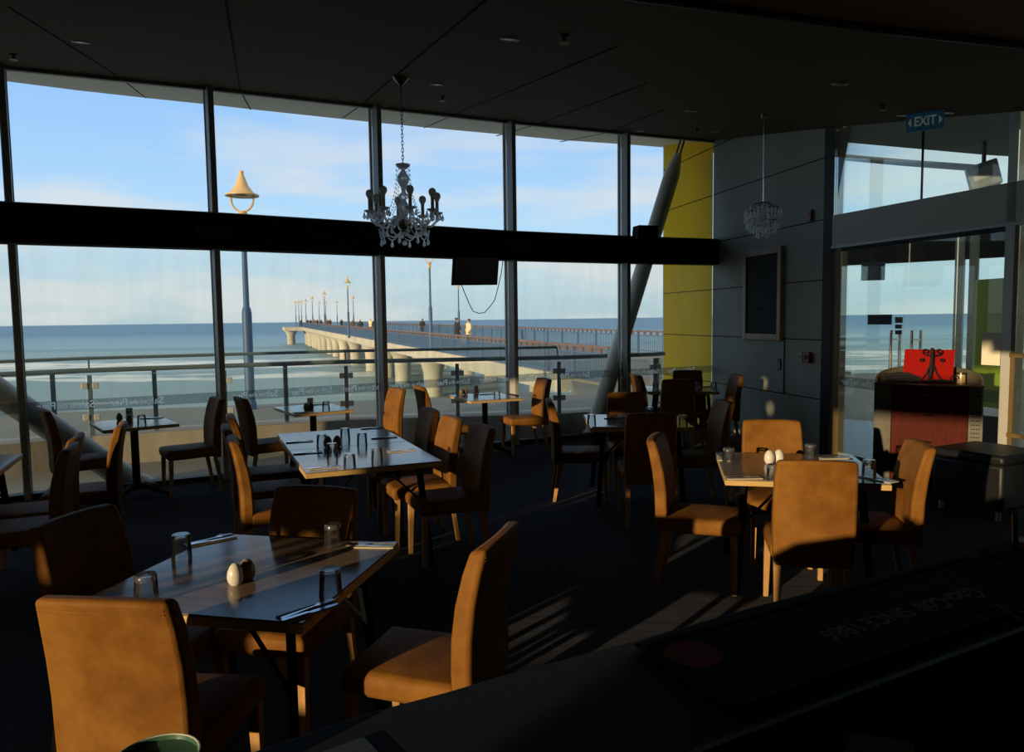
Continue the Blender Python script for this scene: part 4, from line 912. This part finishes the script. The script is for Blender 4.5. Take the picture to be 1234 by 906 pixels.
for zz, r, n in ((zt(250), .13, 16), (zt(254), .185, 26), (zt(262), .165, 24), (zt(268), .125, 18), (zt(272), .07, 10)):
    for q in range(n):
        a = q*2*PI/n; p = c0 + V((r*math.cos(a), r*math.sin(a), zz)); k = random.choice((3, 4, 5)); m = MB()
        m.tube([p, p - Z*.016*k], .001, 4)
        for j in range(k): m.ball(p - Z*.016*j, .0065, 6)
        drop(m, p - Z*.016*k, .95); m.build('crystal_strand', crystal, pn, smooth=True)
MB().ball(c0 + Z*zc, .045, 12).build('bulb', bulb_m, pn, smooth=True)
# screen hung under the beam, with its looping cable
tn = Nn[4]; tt = (Bp[4]-Bp[3]).normalized()
ta, tb = onwall(541, 330, Bp[3], Bp[4]), onwall(595, 330, Bp[3], Bp[4]); td = (tb-ta).normalized(); td.z = 0; nn = V((-td.y, td.x, 0)); tz0 = onwall(568, 344, Bp[3], Bp[4]).z; tz1 = tz0+.37
mid = (ta+tb)/2; mid.z = (tz0+tz1)/2
tv = thing('television', mid - nn*.10, 'small black flat screen hung under the black window beam', 'television')
tl = Z*math.cos(.16) - nn*math.sin(.16)
MB().frame(mid - nn*.10, (tb-ta)/2 * V((1, 1, 0)).length/V((1, 1, 0)).length, nn*.022, tl*(tz1-tz0)/2).build('bezel', screenblack, tv, bevel=.006)
MB().frame(mid - nn*.124, (tb-ta)*.47, nn*.001, tl*(tz1-tz0)*.455).build('screen', mat('screen_glass', (.004, .004, .005), .25), tv)
MB().bar(mid - nn*.07, mid + nn*.02 + Z*.24, .06, .03).build('wall_bracket', blackmetal, tv)
pts = [onwall(x, y, Bp[3], Bp[4]) for x, y in ((556, 343), (560, 353), (565, 365), (570, 375), (577, 377.5), (584, 376.5), (590, 370), (596, 362), (600, 347), (604, 330), (606, 314))]
tag(MB().tube(pts, .0055, 6).add([], []).build('cable', blackmetal, smooth=True), 'thin black cable looping from the screen up to the window beam', 'cable')
# speaker on the beam at the last mullion
sp_ = onwall(770.5, 293, Bp[4], Bp[5]); sp_ = sp_ - Nn[5]*.13
t = thing('speaker', sp_, 'black box speaker fixed to the window beam at the right end', 'speaker')
MB().frame(sp_, V((.155, .05, 0)), V((-.03, .10, 0)), Z*.235 + V((.02, 0, 0))).build('cabinet', screenblack, t, bevel=.012); MB().frame(sp_ - V((-.03, .103, 0)), V((.135, .045, 0)), V((-.001, .003, 0)), Z*.21 + V((.02, 0, 0))).build('grille', blackbeam, t)
MB().bar(sp_, sp_ + Nn[5]*.14, .05, .05).build('bracket', blackmetal, t)
# small fittings on the beam near two mullions
for (x, y), (A, B), l in (((259, 278), (1, 2), 'left'), ((624, 294), (3, 4), 'right')):
    p = onwall(x, y, Bp[A], Bp[B]); d = (Bp[B]-Bp[A]).normalized(); n = V((-d.y, d.x, 0))
    t = thing('beam_fitting', p - n*.03, 'dark box fitting on the window beam, %s of the chandelier' % l, 'fitting')
    MB().frame(p - n*.028, d*.17, n*.026, Z*.055).build('housing', mat('fitting_brown_'+l, (.02, .016, .012), .6), t, bevel=.01); MB().bar(p - n*.03 - d*.19, p - n*.03 - d*.165 - Z*.002, .02, .07, n).build('end_cap', brownpost, t)
# downlights, sprinklers, smoke heads
def downlight(x, y, label, r=.055):
    p = onceil(x, y); t = thing('downlight', p, label, 'downlight', group='ceiling downlights')
    nrm = V((.065, -.17, 1)).normalized(); u = nrm.cross(V((0, 1, 0))).normalized(); v = nrm.cross(u)
    MB().tube([p + (u*math.cos(q*PI/8) + v*math.sin(q*PI/8))*r for q in range(16)], .010, 6, True).build('trim_ring', offwhite, t, smooth=True)
    MB().tube([p + nrm*.004, p - nrm*.005], r*.86, 16).build('lens', lightglass, t)
for (x, y), l in (((97, 50.5), 'at the far left of the ceiling'), ((615, 47), 'right of the chandelier, nearest the camera'), ((527, 101.5), 'just right of the chandelier canopy'), ((462, 127), 'at the window head left of the chandelier chain'), ((833, 133.5), 'left of the small crystal pendant'),
                  ((772, 157.5), 'at the window head by the last mullion'), ((1012, 101), 'on the bare ceiling right of the small pendant'), ((1089, 139), 'just left of the exit sign'), ((1141, 135.5), 'just right of the exit sign'), ((862, 158.5), 'at the yellow wall corner')):
    downlight(x, y, 'round ceiling downlight %s' % l)
def sprinkler(x, y, label, big=False):
    p = onceil(x, y); t = thing('sprinkler', p - Z*.05, label, 'sprinkler', group='ceiling sprinklers')
    MB().lathe([(0, .0), (.035, 0), (.03, -.012), (.012, -.016), (.010, -.045), (0, -.045)], p, 10).build('escutcheon', blackmetal, t, smooth=True)
    MB().lathe([(0, -.05), (.034, -.052), (.03, -.047), (0, -.044)], p, 10).build('deflector', brass, t)
for (x, y), l in (((16, 65), 'at the far left above the window'), ((680, 42), 'right of the brightest downlight'), ((533, 116), 'below the downlight beside the chandelier'), ((840, 155), 'above the yellow wall'), ((1064, 126), 'left of the exit sign')):
    sprinkler(x, y, 'black ceiling sprinkler %s' % l)
q = onceil(967, 160); t = thing('ceiling_sensor', q, 'dark T shaped fitting hanging at the top of the grey wall', 'sensor')
MB().box(q - Z*.03, (.16, .05, .03)).build('plate', blackmetal, t, bevel=.005); MB().tube([q - Z*.04, q - Z*.13], .008, 6).build('stem', blackmetal, t)
# exit sign
ec = onceil(1115, 133); D = ec.y - .02
ea, eb = atY(1092, 147, D+.06), atY(1138, 146, D-.10); em = (ea+eb)/2; eu = (eb-ea); eu.z = 0; ew = eu.length; eu.normalize(); en = V((eu.y, -eu.x, 0)); ehh = .082
ez = atY(1115, 147, D).z; em.z = ez
t = thing('exit_sign', em, 'blue hanging exit sign with white letters and two arrows', 'sign')
MB().frame(em, eu*ew/2, en*.012, Z*ehh).build('panel', exitblue, t, bevel=.003)
MB().frame(em + Z*(ehh+.008), eu*ew/2, en*.018, Z*.008).build('top_channel', silver, t)
for s in (-1, 1): MB().tube([em + eu*ew*.35*s + Z*(ehh+.01), em + eu*ew*.35*s + Z*(ceilz(em.x, em.y)-ez)], .006, 6).build('drop_rod', silver, t)
m = MB(); text_mb(m, 'EXIT', .12, lambda u, v: em + en*.0135 + eu*(u*.74) + Z*(v), 0, .003)
for s in (-1, 1): m.add([em + en*.0135 + eu*s*ew*.36 + Z*.042, em + en*.0135 + eu*s*ew*.36 - Z*.042, em + en*.0135 + eu*s*ew*.455], [(0, 1, 2)])
m.build('lettering', exitpale, t)
# chalkboard menu
b0, b1 = onwall(898.5, 356, Pc, Pe), onwall(944.5, 353, Pc, Pe); bz1 = onwall(921, 300, Pc, Pe).z; bz0 = onwall(921, 409.5, Pc, Pe).z
b0.z = b1.z = 0; bd = (b1-b0); bw = bd.length; bd.normalize(); bnn = -gN
bc = (b0+b1)/2 + bnn*.02 + Z*(bz0+bz1)/2; bh = bz1-bz0
t = thing('chalkboard', bc, 'tall chalkboard menu in a pale wooden frame on the grey wall', 'chalkboard')
MB().frame(bc, bd*(bw/2-.03), bnn*.012, Z*(bh/2-.03)).build('board', boardblack, t)
fr_ = MB(); fw = .085
for s in (-1, 1):
    fr_.frame(bc + bd*s*(bw/2-fw/2), bd*fw/2, bnn*.032, Z*bh/2); fr_.frame(bc + Z*s*(bh/2-fw/2), bd*(bw/2-fw), bnn*.0315, Z*fw/2)
fr_.build('frame', palewood, t, bevel=.008)
cm = MB(); random.seed(5)
for row, (zz, n, wd) in enumerate(((.40, 1, .45), (.36, 3, .6), (.325, 4, .62), (.29, 3, .5), (.25, 2, .3), (.21, 2, .25), (.17, 1, .2), (-.16, 2, .36), (-.19, 1, .4), (-.28, 1, .1), (-.34, 1, .15))):
    x = -wd/2*bw*1.1
    for j in range(n*4):
        L = random.uniform(.012, .05)*bw*1.4; p = bc + bnn*.0135 + bd*(x) + Z*(zz*bh*.9 + random.uniform(-.004, .004))
        pts = [p + bd*(L*q/5) + Z*(.009*math.sin(q*2.4+j)) for q in range(6)]; cm.tube(pts, .0022, 4); x += L + .02
        if x > wd/2*bw*1.1: break
cm.build('chalk_writing', chalk, t)
# smaller things on the grey wall
def onW(x, y): return onwall(x, y, Pc, Pe)
p = onW(924, 416); t = thing('shield_sticker', p, 'small black shield sticker with white bands under the chalkboard', 'sticker')
sh = [(-.075, .07), (.075, .07), (.075, -.01), (.05, -.06), (0, -.085), (-.05, -.06), (-.075, -.01)]
def shield(sc, d, m, nm, poly=sh):
    vs = [p + bnn*d + bd*x*sc + Z*z*sc for x, z in poly]; n = len(vs); return MB().add(vs + [v - bnn*.001 for v in vs], [tuple(range(n)), tuple(range(2*n-1, n-1, -1))] + [(i, (i+1) % n, n+(i+1) % n, n+i) for i in range(n)]).build(nm, m, t)
shield(1, .002, offwhite, 'outline'); shield(.86, .003, boardblack, 'field'); shield(1, .004, offwhite, 'band', [(-.06, .052), (.06, .052), (.06, .040), (-.06, .040)]); shield(1, .004, offwhite, 'band', [(-.062, .015), (.062, .015), (.062, .004), (-.062, .004)])
shield(1, .004, napkind_m, 'emblem', [(-.025, -.005), (.025, -.005), (.02, -.045), (0, -.06), (-.02, -.045)])
h0, h1 = onW(869, 438), onW(945, 441); hz1 = onW(920, 409).z; hz0 = onW(920, 469.5).z; h0.z = h1.z = 0
t = thing('wall_hatch', (h0+h1)/2 + Z*(hz0+hz1)/2, 'flush grey cupboard door in the grey wall under the chalkboard', 'cupboard door')
wallbox(h0, h1, bnn, .012, hz0, hz1).build('panel', concrete_wall, t, bevel=.002); wallbox(h1, h1 + bd*.012, bnn, .004, hz0, hz1).build('shadow_gap', joint_m, t)
hp = onW(940.5, 439); MB().frame(hp + bnn*.016, bd*.035, bnn*.006, Z*.075).build('handle_plate', blackmetal, t); MB().frame(hp + bnn*.024, bd*.02, bnn*.003, Z*.055).build('handle_recess', concrete_wall, t)
p = onW(966.5, 430); t = thing('switch_plate', p, 'white switch plate with red button left of the fire alarm box', 'switch')
MB().frame(p + bnn*.015, bd*.042, bnn*.015, Z*.062).build('plate', offwhite, t, bevel=.004); MB().frame(p + bnn*.032, bd*.012, bnn*.004, Z*.016).build('button', alarmred, t)
p = onW(975, 430.5); t = thing('fire_alarm', p, 'square red fire alarm call point on the grey wall', 'fire alarm')
MB().frame(p + bnn*.024, bd*.062, bnn*.024, Z*.066).build('housing', alarmred, t, bevel=.006); MB().frame(p + bnn*.049, bd*.026, bnn*.003, Z*.026).build('window_plate', boardblack, t)
p = onW(977.5, 259.5); t = thing('alarm_strobe', p, 'small pink alarm strobe high on the grey wall beside the door column', 'alarm')
MB().frame(p + bnn*.02, bd*.045, bnn*.02, Z*.065).build('housing', alarmpink, t, bevel=.006); MB().frame(p + bnn*.042 + Z*.005, bd*.012, bnn*.004, Z*.022).build('lens', alarmred, t)
# ================================================================== RECEPTION DESK
dl, dr = atz(1054, 463, 1.06), atz(1186, 467, 1.06); dl.z = dr.z = 0
du = (dr-dl); dw = du.length; du.normalize(); dn = V((du.y, -du.x, 0)); dn = dn if dn.y < 0 else -dn   # towards the room
t = thing('reception_desk', (dl+dr)/2, 'reception desk with red wood front, metal corner panels and raised curved rim', 'desk')
HT = 1.06; DE = .42
def dp(u, v, z=0): return dl + du*u - dn*v + Z*z
def dpanel(u0, u1, d, m, nm, z0=.06, z1=HT, th=.02, par=None, bevel=.003):
    return MB().frame(dp((u0+u1)/2, -d, (z0+z1)/2), du*(u1-u0)/2, dn*th/2, Z*(z1-z0)/2).build(nm, m, par or t, bevel=bevel)
wl, wr = dw*.17, dw*.87
MB().frame(dp(dw/2, DE/2, HT/2), du*(dw/2-.01), dn*(DE/2-.015), Z*(HT/2)).build('carcass', mat('desk_dark', (.03, .012, .008), .5), t)
dpanel(wl, wr, 0, deskwood, 'wood_front')
dpanel(.0, wl-.003, .004, bronze, 'metal_panel'); pr = dpanel(wr+.003, dw, .004, mat('perforated_sheet', (.13, .125, .10), .6), 'metal_panel')
m = MB()
for i in range(4):
    for j in range(24): m.tube([dp(wr+.03+i*(dw-wr-.06)/3, -.0142, .12+j*.039), dp(wr+.03+i*(dw-wr-.06)/3, -.0150, .12+j*.039)], .0065, 6)
m.build('perforations', joint_m, pr)
MB().frame(dp(dw/2, .02, .03), du*(dw/2-.03), dn*.02, Z*.03).build('kick_plate', blackmetal, t)
for z in (.97, .78, .52): MB().tube([dp(dw*.505-.035, -.024, z), dp(dw*.505, -.032, z+.004), dp(dw*.505+.035, -.024, z)], .007, 6).build('pull', chrome, t, smooth=True)
MB().frame(dp(dw/2, DE/2, HT+.009), du*(dw/2+.008), dn*(DE/2+.008), Z*.009).build('desk_top', mat('desk_top_dark', (.05, .016, .010), .3), t, bevel=.003)
m = MB(); n = 20; vs = []                  # raised rim curving round the back of the top
for i in range(n+1):
    a = PI*i/n; hgt = .03 + .13*math.sin(a)**.7 if 0 < i < n else .03
    for rr in (1., .955):
        for z in (HT+.018, HT+.018+hgt): vs.append(dp(dw/2 - (dw/2)*rr*math.cos(a), .03 + (DE-.05)*rr*math.sin(a), z))
fs = []
for i in range(n):
    b = i*4; c = b+4; fs += [(b, c, c+1, b+1), (b+2, b+3, c+3, c+2), (b+1, c+1, c+3, b+3), (b, b+2, c+2, c)]
fs += [(0, 1, 3, 2), (n*4, n*4+2, n*4+3, n*4+1)]
m.add(vs, fs).build('curved_rim', bronze, t, smooth=True)
# red menu board on a wrought-iron easel
ep = dp(dw*.53, .20, HT+.019)
t = thing('easel', ep, 'black wrought iron easel with scrolls holding a red board on the desk', 'easel')
def ep_(u, v, z): return ep + du*u - dn*v + Z*z
def spiral(c, r, turns, sgn, z, mb, a0=0):
    mb.tube([ep_(c + sgn*r*(1-q/16*.75)*math.cos(a0 + turns*2*PI*q/16), -.05, z + r*(1-q/16*.75)*math.sin(a0 + turns*2*PI*q/16)) for q in range(17)], .0055, 6)
MB().tube([ep_(0, -.05, .34), ep_(0, -.052, .15), ep_(-.015, -.055, .02)], [.016, .019, .022], 8).build('mast', blackmetal, t, smooth=True)
for s in (-1, 1): MB().tube([ep_(s*.01, -.05, .19), ep_(s*.045, -.058, .09), ep_(s*.10, -.065, .012)], .008, 6).build('leg', blackmetal, t, smooth=True)
MB().tube([ep_(0, -.04, .17), ep_(0, .06, .08), ep_(0, .12, .008)], .008, 6).build('leg', blackmetal, t, smooth=True)
for s in (-1, 1):
    m = MB(); spiral(s*.055, .035, 1.3, s, .305, m, -2.2); m.tube([ep_(0, -.05, .25), ep_(s*.03, -.05, .265), ep_(s*.07, -.05, .275)], .0055, 6); spiral(s*.09, .022, 1.2, s, .225, m, 2.4); m.build('scroll', blackmetal, t, smooth=True)
m = MB(); m.tube([ep_(-.06, -.07, .02), ep_(.08, -.075, .03), ep_(.20, -.07, .02)], .010, 6); spiral(.19, .04, 1.4, 1, .045, m, 0); m.build('ledge_scroll', blackmetal, t, smooth=True)
o = MB().frame(ep_(-.03, -.015, .17) + Z*.0, du*.215, dn*.004 + V((0, 0, .001)), Z*.152 - dn*.03 + du*.006).build('red_board', redpaper)
tag(o, 'bright red board propped on the iron easel on the desk', 'board')
# dark rolled cloth, candle jar on the desk
p = dp(dw*.25, .17, HT+.019); m = MB()
for i in range(7): m.tube([p + du*(-.14+.02*math.sin(i)) + dn*(.05*math.cos(i*.9)) + Z*(.025+.018*(i % 3)), p + du*(.02*i-.05) + dn*(.05*math.cos(i*.9+.4)) + Z*(.045+.014*(i % 3)), p + du*(.14+.012*i-.04) + dn*(.04*math.cos(i)) + Z*(.022+.012*(i % 2))], [.02, .026, .018], 7)
tag(m.build('folded_cloth', mat('cloth_black', (.012, .013, .016), .9), smooth=True), 'heap of dark folded cloth on the left of the reception desk', 'cloth')
p = dp(dw*.80, .20, HT+.019); t = thing('candle_jar', p, 'glass candle jar with brass lid on the right of the reception desk', 'jar')
MB().lathe([(0, 0), (.038, 0), (.04, .05), (.036, .085), (0, .085)], p, 14).build('jar_body', mat('jar_amber', (.55, .42, .22), .2, .2), t, smooth=True); MB().lathe([(0, .085), (.04, .085), (.04, .105), (0, .108)], p, 14).build('lid', brass, t, smooth=True)
# black leather cube stool by the door
oc = atz(1207, 622, .06); oc.z = 0; oax = (dl-oc); 
q1 = V((-.45, .89, 0)).normalized(); q2 = V((.89, .45, 0)).normalized(); sz = .62
ocn = oc + q1*sz/2 + q2*sz/2
t = thing('leather_cube', ocn, 'black leather cube seat at the right border beside the reception desk', 'stool')
MB().frame(ocn + Z*.28, q1*sz/2, q2*sz/2, Z*.20).build('seat_body', blackleather, t, bevel=.03, smooth=True); MB().frame(ocn + Z*.515, q1*(sz/2+.004), q2*(sz/2+.004), Z*.045).build('seat_cushion', blackleather, t, bevel=.03, smooth=True)
for i in (-1, 1):
    for j in (-1, 1): MB().tube([ocn + q1*i*sz*.4 + q2*j*sz*.4, ocn + q1*i*sz*.4 + q2*j*sz*.4 + Z*.09], .022, 8).build('foot', silver, t)
# ================================================================== THE BAR IN THE FOREGROUND
BZ = 1.10
bf = [V((-1.62, .42, 0)), V((-1.12, .82, 0)), V((-.62, 1.05, 0))] + [atz(x, y, BZ) for x, y in ((300, 906), (445, 857), (540, 832), (600, 814), (764, 771), (908, 730), (1062, 691), (1232, 655))]
bf.append(bf[-1] + (bf[-1]-bf[-2])*1.6)
bi_ = [V((-1.5, .1, 0)), V((-1.0, .40, 0)), V((-.35, .62, 0)), V((0, .86, 0)), atz(847, 906, BZ), atz(1040, 833, BZ), atz(1232, 761, BZ)]
bi_.append(bi_[-1] + (bi_[-1]-bi_[-2])*2.6)
poly = [xy(p) for p in bi_] + [xy(p) for p in bf[::-1]]
t = thing('bar_counter', V((.3, 1.2, 0)), 'dark curved bar counter crossing the foreground at lower right', 'counter')
MB().prism(poly, BZ-.045, BZ).build('counter_top', bartop, t, bevel=.006)
m = MB(); ins = [xy(p + (q-p)*.10) for p, q in zip(bf, [bi_[min(i, len(bi_)-1)] for i in (0, 1, 2, 3, 3, 4, 4, 4, 5, 6, 6, 7)])]
outp = [V((p[0], p[1], 0)) for p in ins]
poly_strip([p - V((0, .03, 0)) for p in outp], outp, 0, BZ-.045).build('front_panel', barfront, t)
m = MB(); m.tube([V((p.x, p.y, BZ-.004)) for p in bi_], .012, 6); m.build('inner_edge_trim', mat('bar_trim', (.03, .032, .034), .5), t)
sh_ = [xy(p) for p in bi_[3:]] ; sh2 = [(p[0]+.22, p[1]-.40) for p in sh_]
MB().prism(sh2 + sh_[::-1], .86, .90).build('back_shelf', mat('bar_shelf', (.012, .006, .005), .5), t)
# rubber bar mat with its print, turned to the customers
ma, mbp, mc = atz(762, 783, BZ), atz(1157.6, 675, BZ), atz(902, 855, BZ)
mu = (mbp-ma); mL = mu.length; mu.normalize(); mv = V((mu.y, -mu.x, 0)); mW = abs((mc-ma).dot(mv)); mL *= 1.02
mo = ma + mu*mL/2 + mv*mW/2; mo.z = BZ
t = thing('bar_mat', mo, 'black rubber bar mat with white print and a red disc on the bar', 'bar mat')
MB().frame(mo + Z*.004, mu*mL/2, mv*mW/2, Z*.004).build('mat_body', matrubber, t, bevel=.002)
mr_ = MB()
for s in (-1, 1): mr_.frame(mo + mv*s*(mW/2-.008) + Z*.009, mu*mL/2, mv*.006, Z*.002); mr_.frame(mo + mu*s*(mL/2-.008) + Z*.009, mu*.006, mv*mW/2, Z*.002)
mr_.build('mat_rim', matrubber, t)
def mp_(x, y): p = atz(x, y, BZ+.0085); return p
def mtext(s, px_, py_, L, shear=0, bold=.0, sq=1.):
    c = mp_(px_, py_); m = MB(); text_mb(m, s, .05, lambda u, v: V((u, v, 0)), shear, bold)
    w = max(v.x for v in m.v)-min(v.x for v in m.v); k = L/w
    m.v = [c - mu*(v.x*k) + mv*(v.y*k*sq) for v in m.v]; return m.build('lettering', matprint, t)
mtext('SINCE 1886', 1046, 750, (mp_(996, 765)-mp_(1096, 734)).length, 0, .0008, 1.15)
mtext('Coca-Cola', 1146, 721.5, (mp_(1107, 730)-mp_(1186, 712)).length*1.02, .45, .0012, 1.5)
ln = MB()
for pts in (((1063, 706), (1112, 697), (1141, 704), (1100, 718)), ((1085, 704), (1120, 713)), ((1150, 742), (1200, 729), (1232, 747)), ((1170, 740), (1215, 752)), ((1196, 728), (1236, 738))):
    ln.tube([mp_(*q) for q in pts], .0012, 4)
ln.build('line_print', matprint, t)
rc = mp_(835, 788); m = MB(); m.lathe([(0, 0), (.056, 0), (.056, .0006), (0, .0006)], rc, 28); ro = m.build('red_disc', matred, t)
m = MB(); text_mb(m, 'Coca-Cola', .022, lambda u, v: rc + Z*.001 - mu*u + mv*v*1.2, .45, .0003); m.build('lettering', mat('disc_print', (.17, .04, .025), .8, spec=.1), ro)
# glass with red drink on a dark coaster mat at the right border
gp = atz(1238, 664, BZ+.009)
o = MB().frame(gp + mu*.10 + Z*-.004, mu*.20, mv*.075, Z*.004).build('drip_mat', matrubber, bevel=.002); tag(o, 'black drip mat under the glass at the right border of the bar', 'mat')
t = thing('drinking_glass', gp, 'clear glass with red drink at the right border of the bar', 'glass')
MB().lathe([(0, 0), (.034, 0), (.0385, .098), (.0365, .098), (.032, .012), (0, .010)], gp, 24).build('glass_body', glassm, t, smooth=True); MB().lathe([(0, .0125), (.0315, .0125), (.0325, .030), (0, .030)], gp, 20).build('red_drink', redliq, t, smooth=True)
# green bowl, clear sleeve and paper at the near edge
gb = atz(188, 912, BZ+.068); gb.z = BZ + .0005
t = thing('bowl', gb, 'dark green glazed bowl with pale rim at the bottom left edge', 'bowl')
MB().lathe([(0, 0), (.03, 0), (.048, .03), (.056, .068), (.053, .068), (.052, .062), (.03, .060), (0, .060)], gb, 28).build('bowl_body', greenc, t, smooth=True); MB().tube([gb + V((.0545*math.cos(q*PI/14), .0545*math.sin(q*PI/14), .068)) for q in range(28)], .0016, 6, True).build('rim', rimc, t, smooth=True)
a, b, c = atz(392, 906, BZ+.004), atz(438, 889, BZ+.004), atz(463, 908, BZ+.004); cu_ = (b-a).normalized(); cv = V((cu_.y, -cu_.x, 0)); L1 = (b-a).length; L2 = .16
cc = b - cu_*.075 + cv*.08
o = MB().frame(cc, cu_*.075, cv*.08, Z*.002).build('menu_sleeve', mat('sleeve_grey', (.035, .042, .045), .35), bevel=.001); tag(o, 'dark clear plastic menu sleeve lying on the bar at bottom centre', 'menu sleeve')
a = atz(1060, 905, .905); o = MB().frame(a, V((.06, -.02, 0)), V((.02, .05, 0)), Z*.001).build('paper_docket', posterm); tag(o, 'cream paper slip on the back shelf of the bar at the bottom edge', 'paper')
# dropped ceiling over the bar with a bright metal edge
bh_ = [atz(x, y, 2.42) for x, y in ((560, -34), (700, -14), (802, 0), (894, 11.5), (1060, 34.6), (1232, 54))]; bh_.append(bh_[-1] + (bh_[-1]-bh_[-2])*1.5)
pol = [xy(p) for p in bh_] + [(p.x+.35, p.y-1.3) for p in bh_[::-1]]
tag(MB().prism(pol, 2.42, 2.86).build('trim_bulkhead', mat('bulkhead_brown', (.05, .032, .02), .5)), kind='structure')
tag(MB().tube([V((p.x, p.y, 2.418)) for p in bh_], .009, 8).build('trim_bulkhead_edge', chrome, smooth=True), kind='structure')
# ================================================================== LIGHT
sl = bpy.data.lights.new('sun', 'SUN'); sl.energy = 4.6; sl.color = (1, .74, .43); sl.angle = math.radians(.55)
so = bpy.data.objects.new('sun', sl); COL.objects.link(so)
dv = (SD*math.cos(math.atan(TE)) - Z*math.sin(math.atan(TE))); so.rotation_euler = dv.to_track_quat('-Z', 'Y').to_euler(); so.location = (-10, -10, 6)
wd = bpy.data.worlds.new('sky'); S.world = wd; wd.use_nodes = True; nt = wd.node_tree; L = nt.links.new; bg = nt.nodes['Background']
tc = nt.nodes.new('ShaderNodeTexCoord'); sp = nt.nodes.new('ShaderNodeSeparateXYZ'); L(tc.outputs['Generated'], sp.inputs[0])
cr = nt.nodes.new('ShaderNodeValToRGB'); e = cr.color_ramp.elements
e[0].position = 0; e[0].color = (.47, .60, .65, 1); e[1].position = 1; e[1].color = (.46, .50, .56, 1)
for p, c in ((.05, (.52, .68, .76)), (.12, (.47, .70, .90)), (.22, (.36, .60, .92)), (.34, (.27, .50, .86)), (.44, (.25, .46, .80)), (.60, (.42, .50, .60))):
    x = cr.color_ramp.elements.new(p); x.color = (*c, 1)
L(sp.outputs['Z'], cr.inputs[0])
def nz(scale, st, det, lo, hi, loc=(0, 0, 0)):
    mp = nt.nodes.new('ShaderNodeMapping'); mp.inputs['Scale'].default_value = st; mp.inputs['Location'].default_value = loc; n = nt.nodes.new('ShaderNodeTexNoise'); n.inputs['Scale'].default_value = scale; n.inputs['Detail'].default_value = det; n.inputs['Roughness'].default_value = .55
    r = nt.nodes.new('ShaderNodeMapRange'); r.inputs[1].default_value = lo; r.inputs[2].default_value = hi; r.interpolation_type = 'SMOOTHSTEP'
    L(tc.outputs['Generated'], mp.inputs[0]); L(mp.outputs[0], n.inputs['Vector']); L(n.outputs['Fac'], r.inputs[0]); return r.outputs[0]
cl = nz(2.6, (1, 1, 5.5), 7, .42, .62, (.35, .2, .4)); fade = nt.nodes.new('ShaderNodeMapRange'); fade.inputs[1].default_value = .16; fade.inputs[2].default_value = .30; fade.inputs[3].default_value = .75; fade.inputs[4].default_value = .15; L(sp.outputs['Z'], fade.inputs[0])
mu_ = nt.nodes.new('ShaderNodeMath'); mu_.operation = 'MULTIPLY'; L(cl, mu_.inputs[0]); L(fade.outputs[0], mu_.inputs[1])
mx = nt.nodes.new('ShaderNodeMix'); mx.data_type = 'RGBA'; L(mu_.outputs[0], mx.inputs[0]); L(cr.outputs[0], mx.inputs[6]); mx.inputs[7].default_value = (.76, .75, .73, 1)
wm = nt.nodes.new('ShaderNodeMapRange'); wm.inputs[1].default_value = .15; wm.inputs[2].default_value = -.5; wm.interpolation_type = 'SMOOTHSTEP'; L(sp.outputs['Y'], wm.inputs[0])
m3_ = nt.nodes.new('ShaderNodeMix'); m3_.data_type = 'RGBA'; L(wm.outputs[0], m3_.inputs[0]); L(mx.outputs[2], m3_.inputs[6]); m3_.inputs[7].default_value = (.80, .62, .42, 1)   # warm evening sky behind the camera
L(m3_.outputs[2], bg.inputs[0]); bg.inputs[1].default_value = 1.15
S.view_settings.view_transform = 'Standard'; S.view_settings.look = 'None'; S.view_settings.exposure = 0; S.view_settings.gamma = 1; S.view_settings.use_curve_mapping = False
S.cycles.transparent_max_bounces = 24; S.cycles.max_bounces = 10; S.cycles.sample_clamp_indirect = 4; S.cycles.caustics_refractive = False; S.cycles.caustics_reflective = False
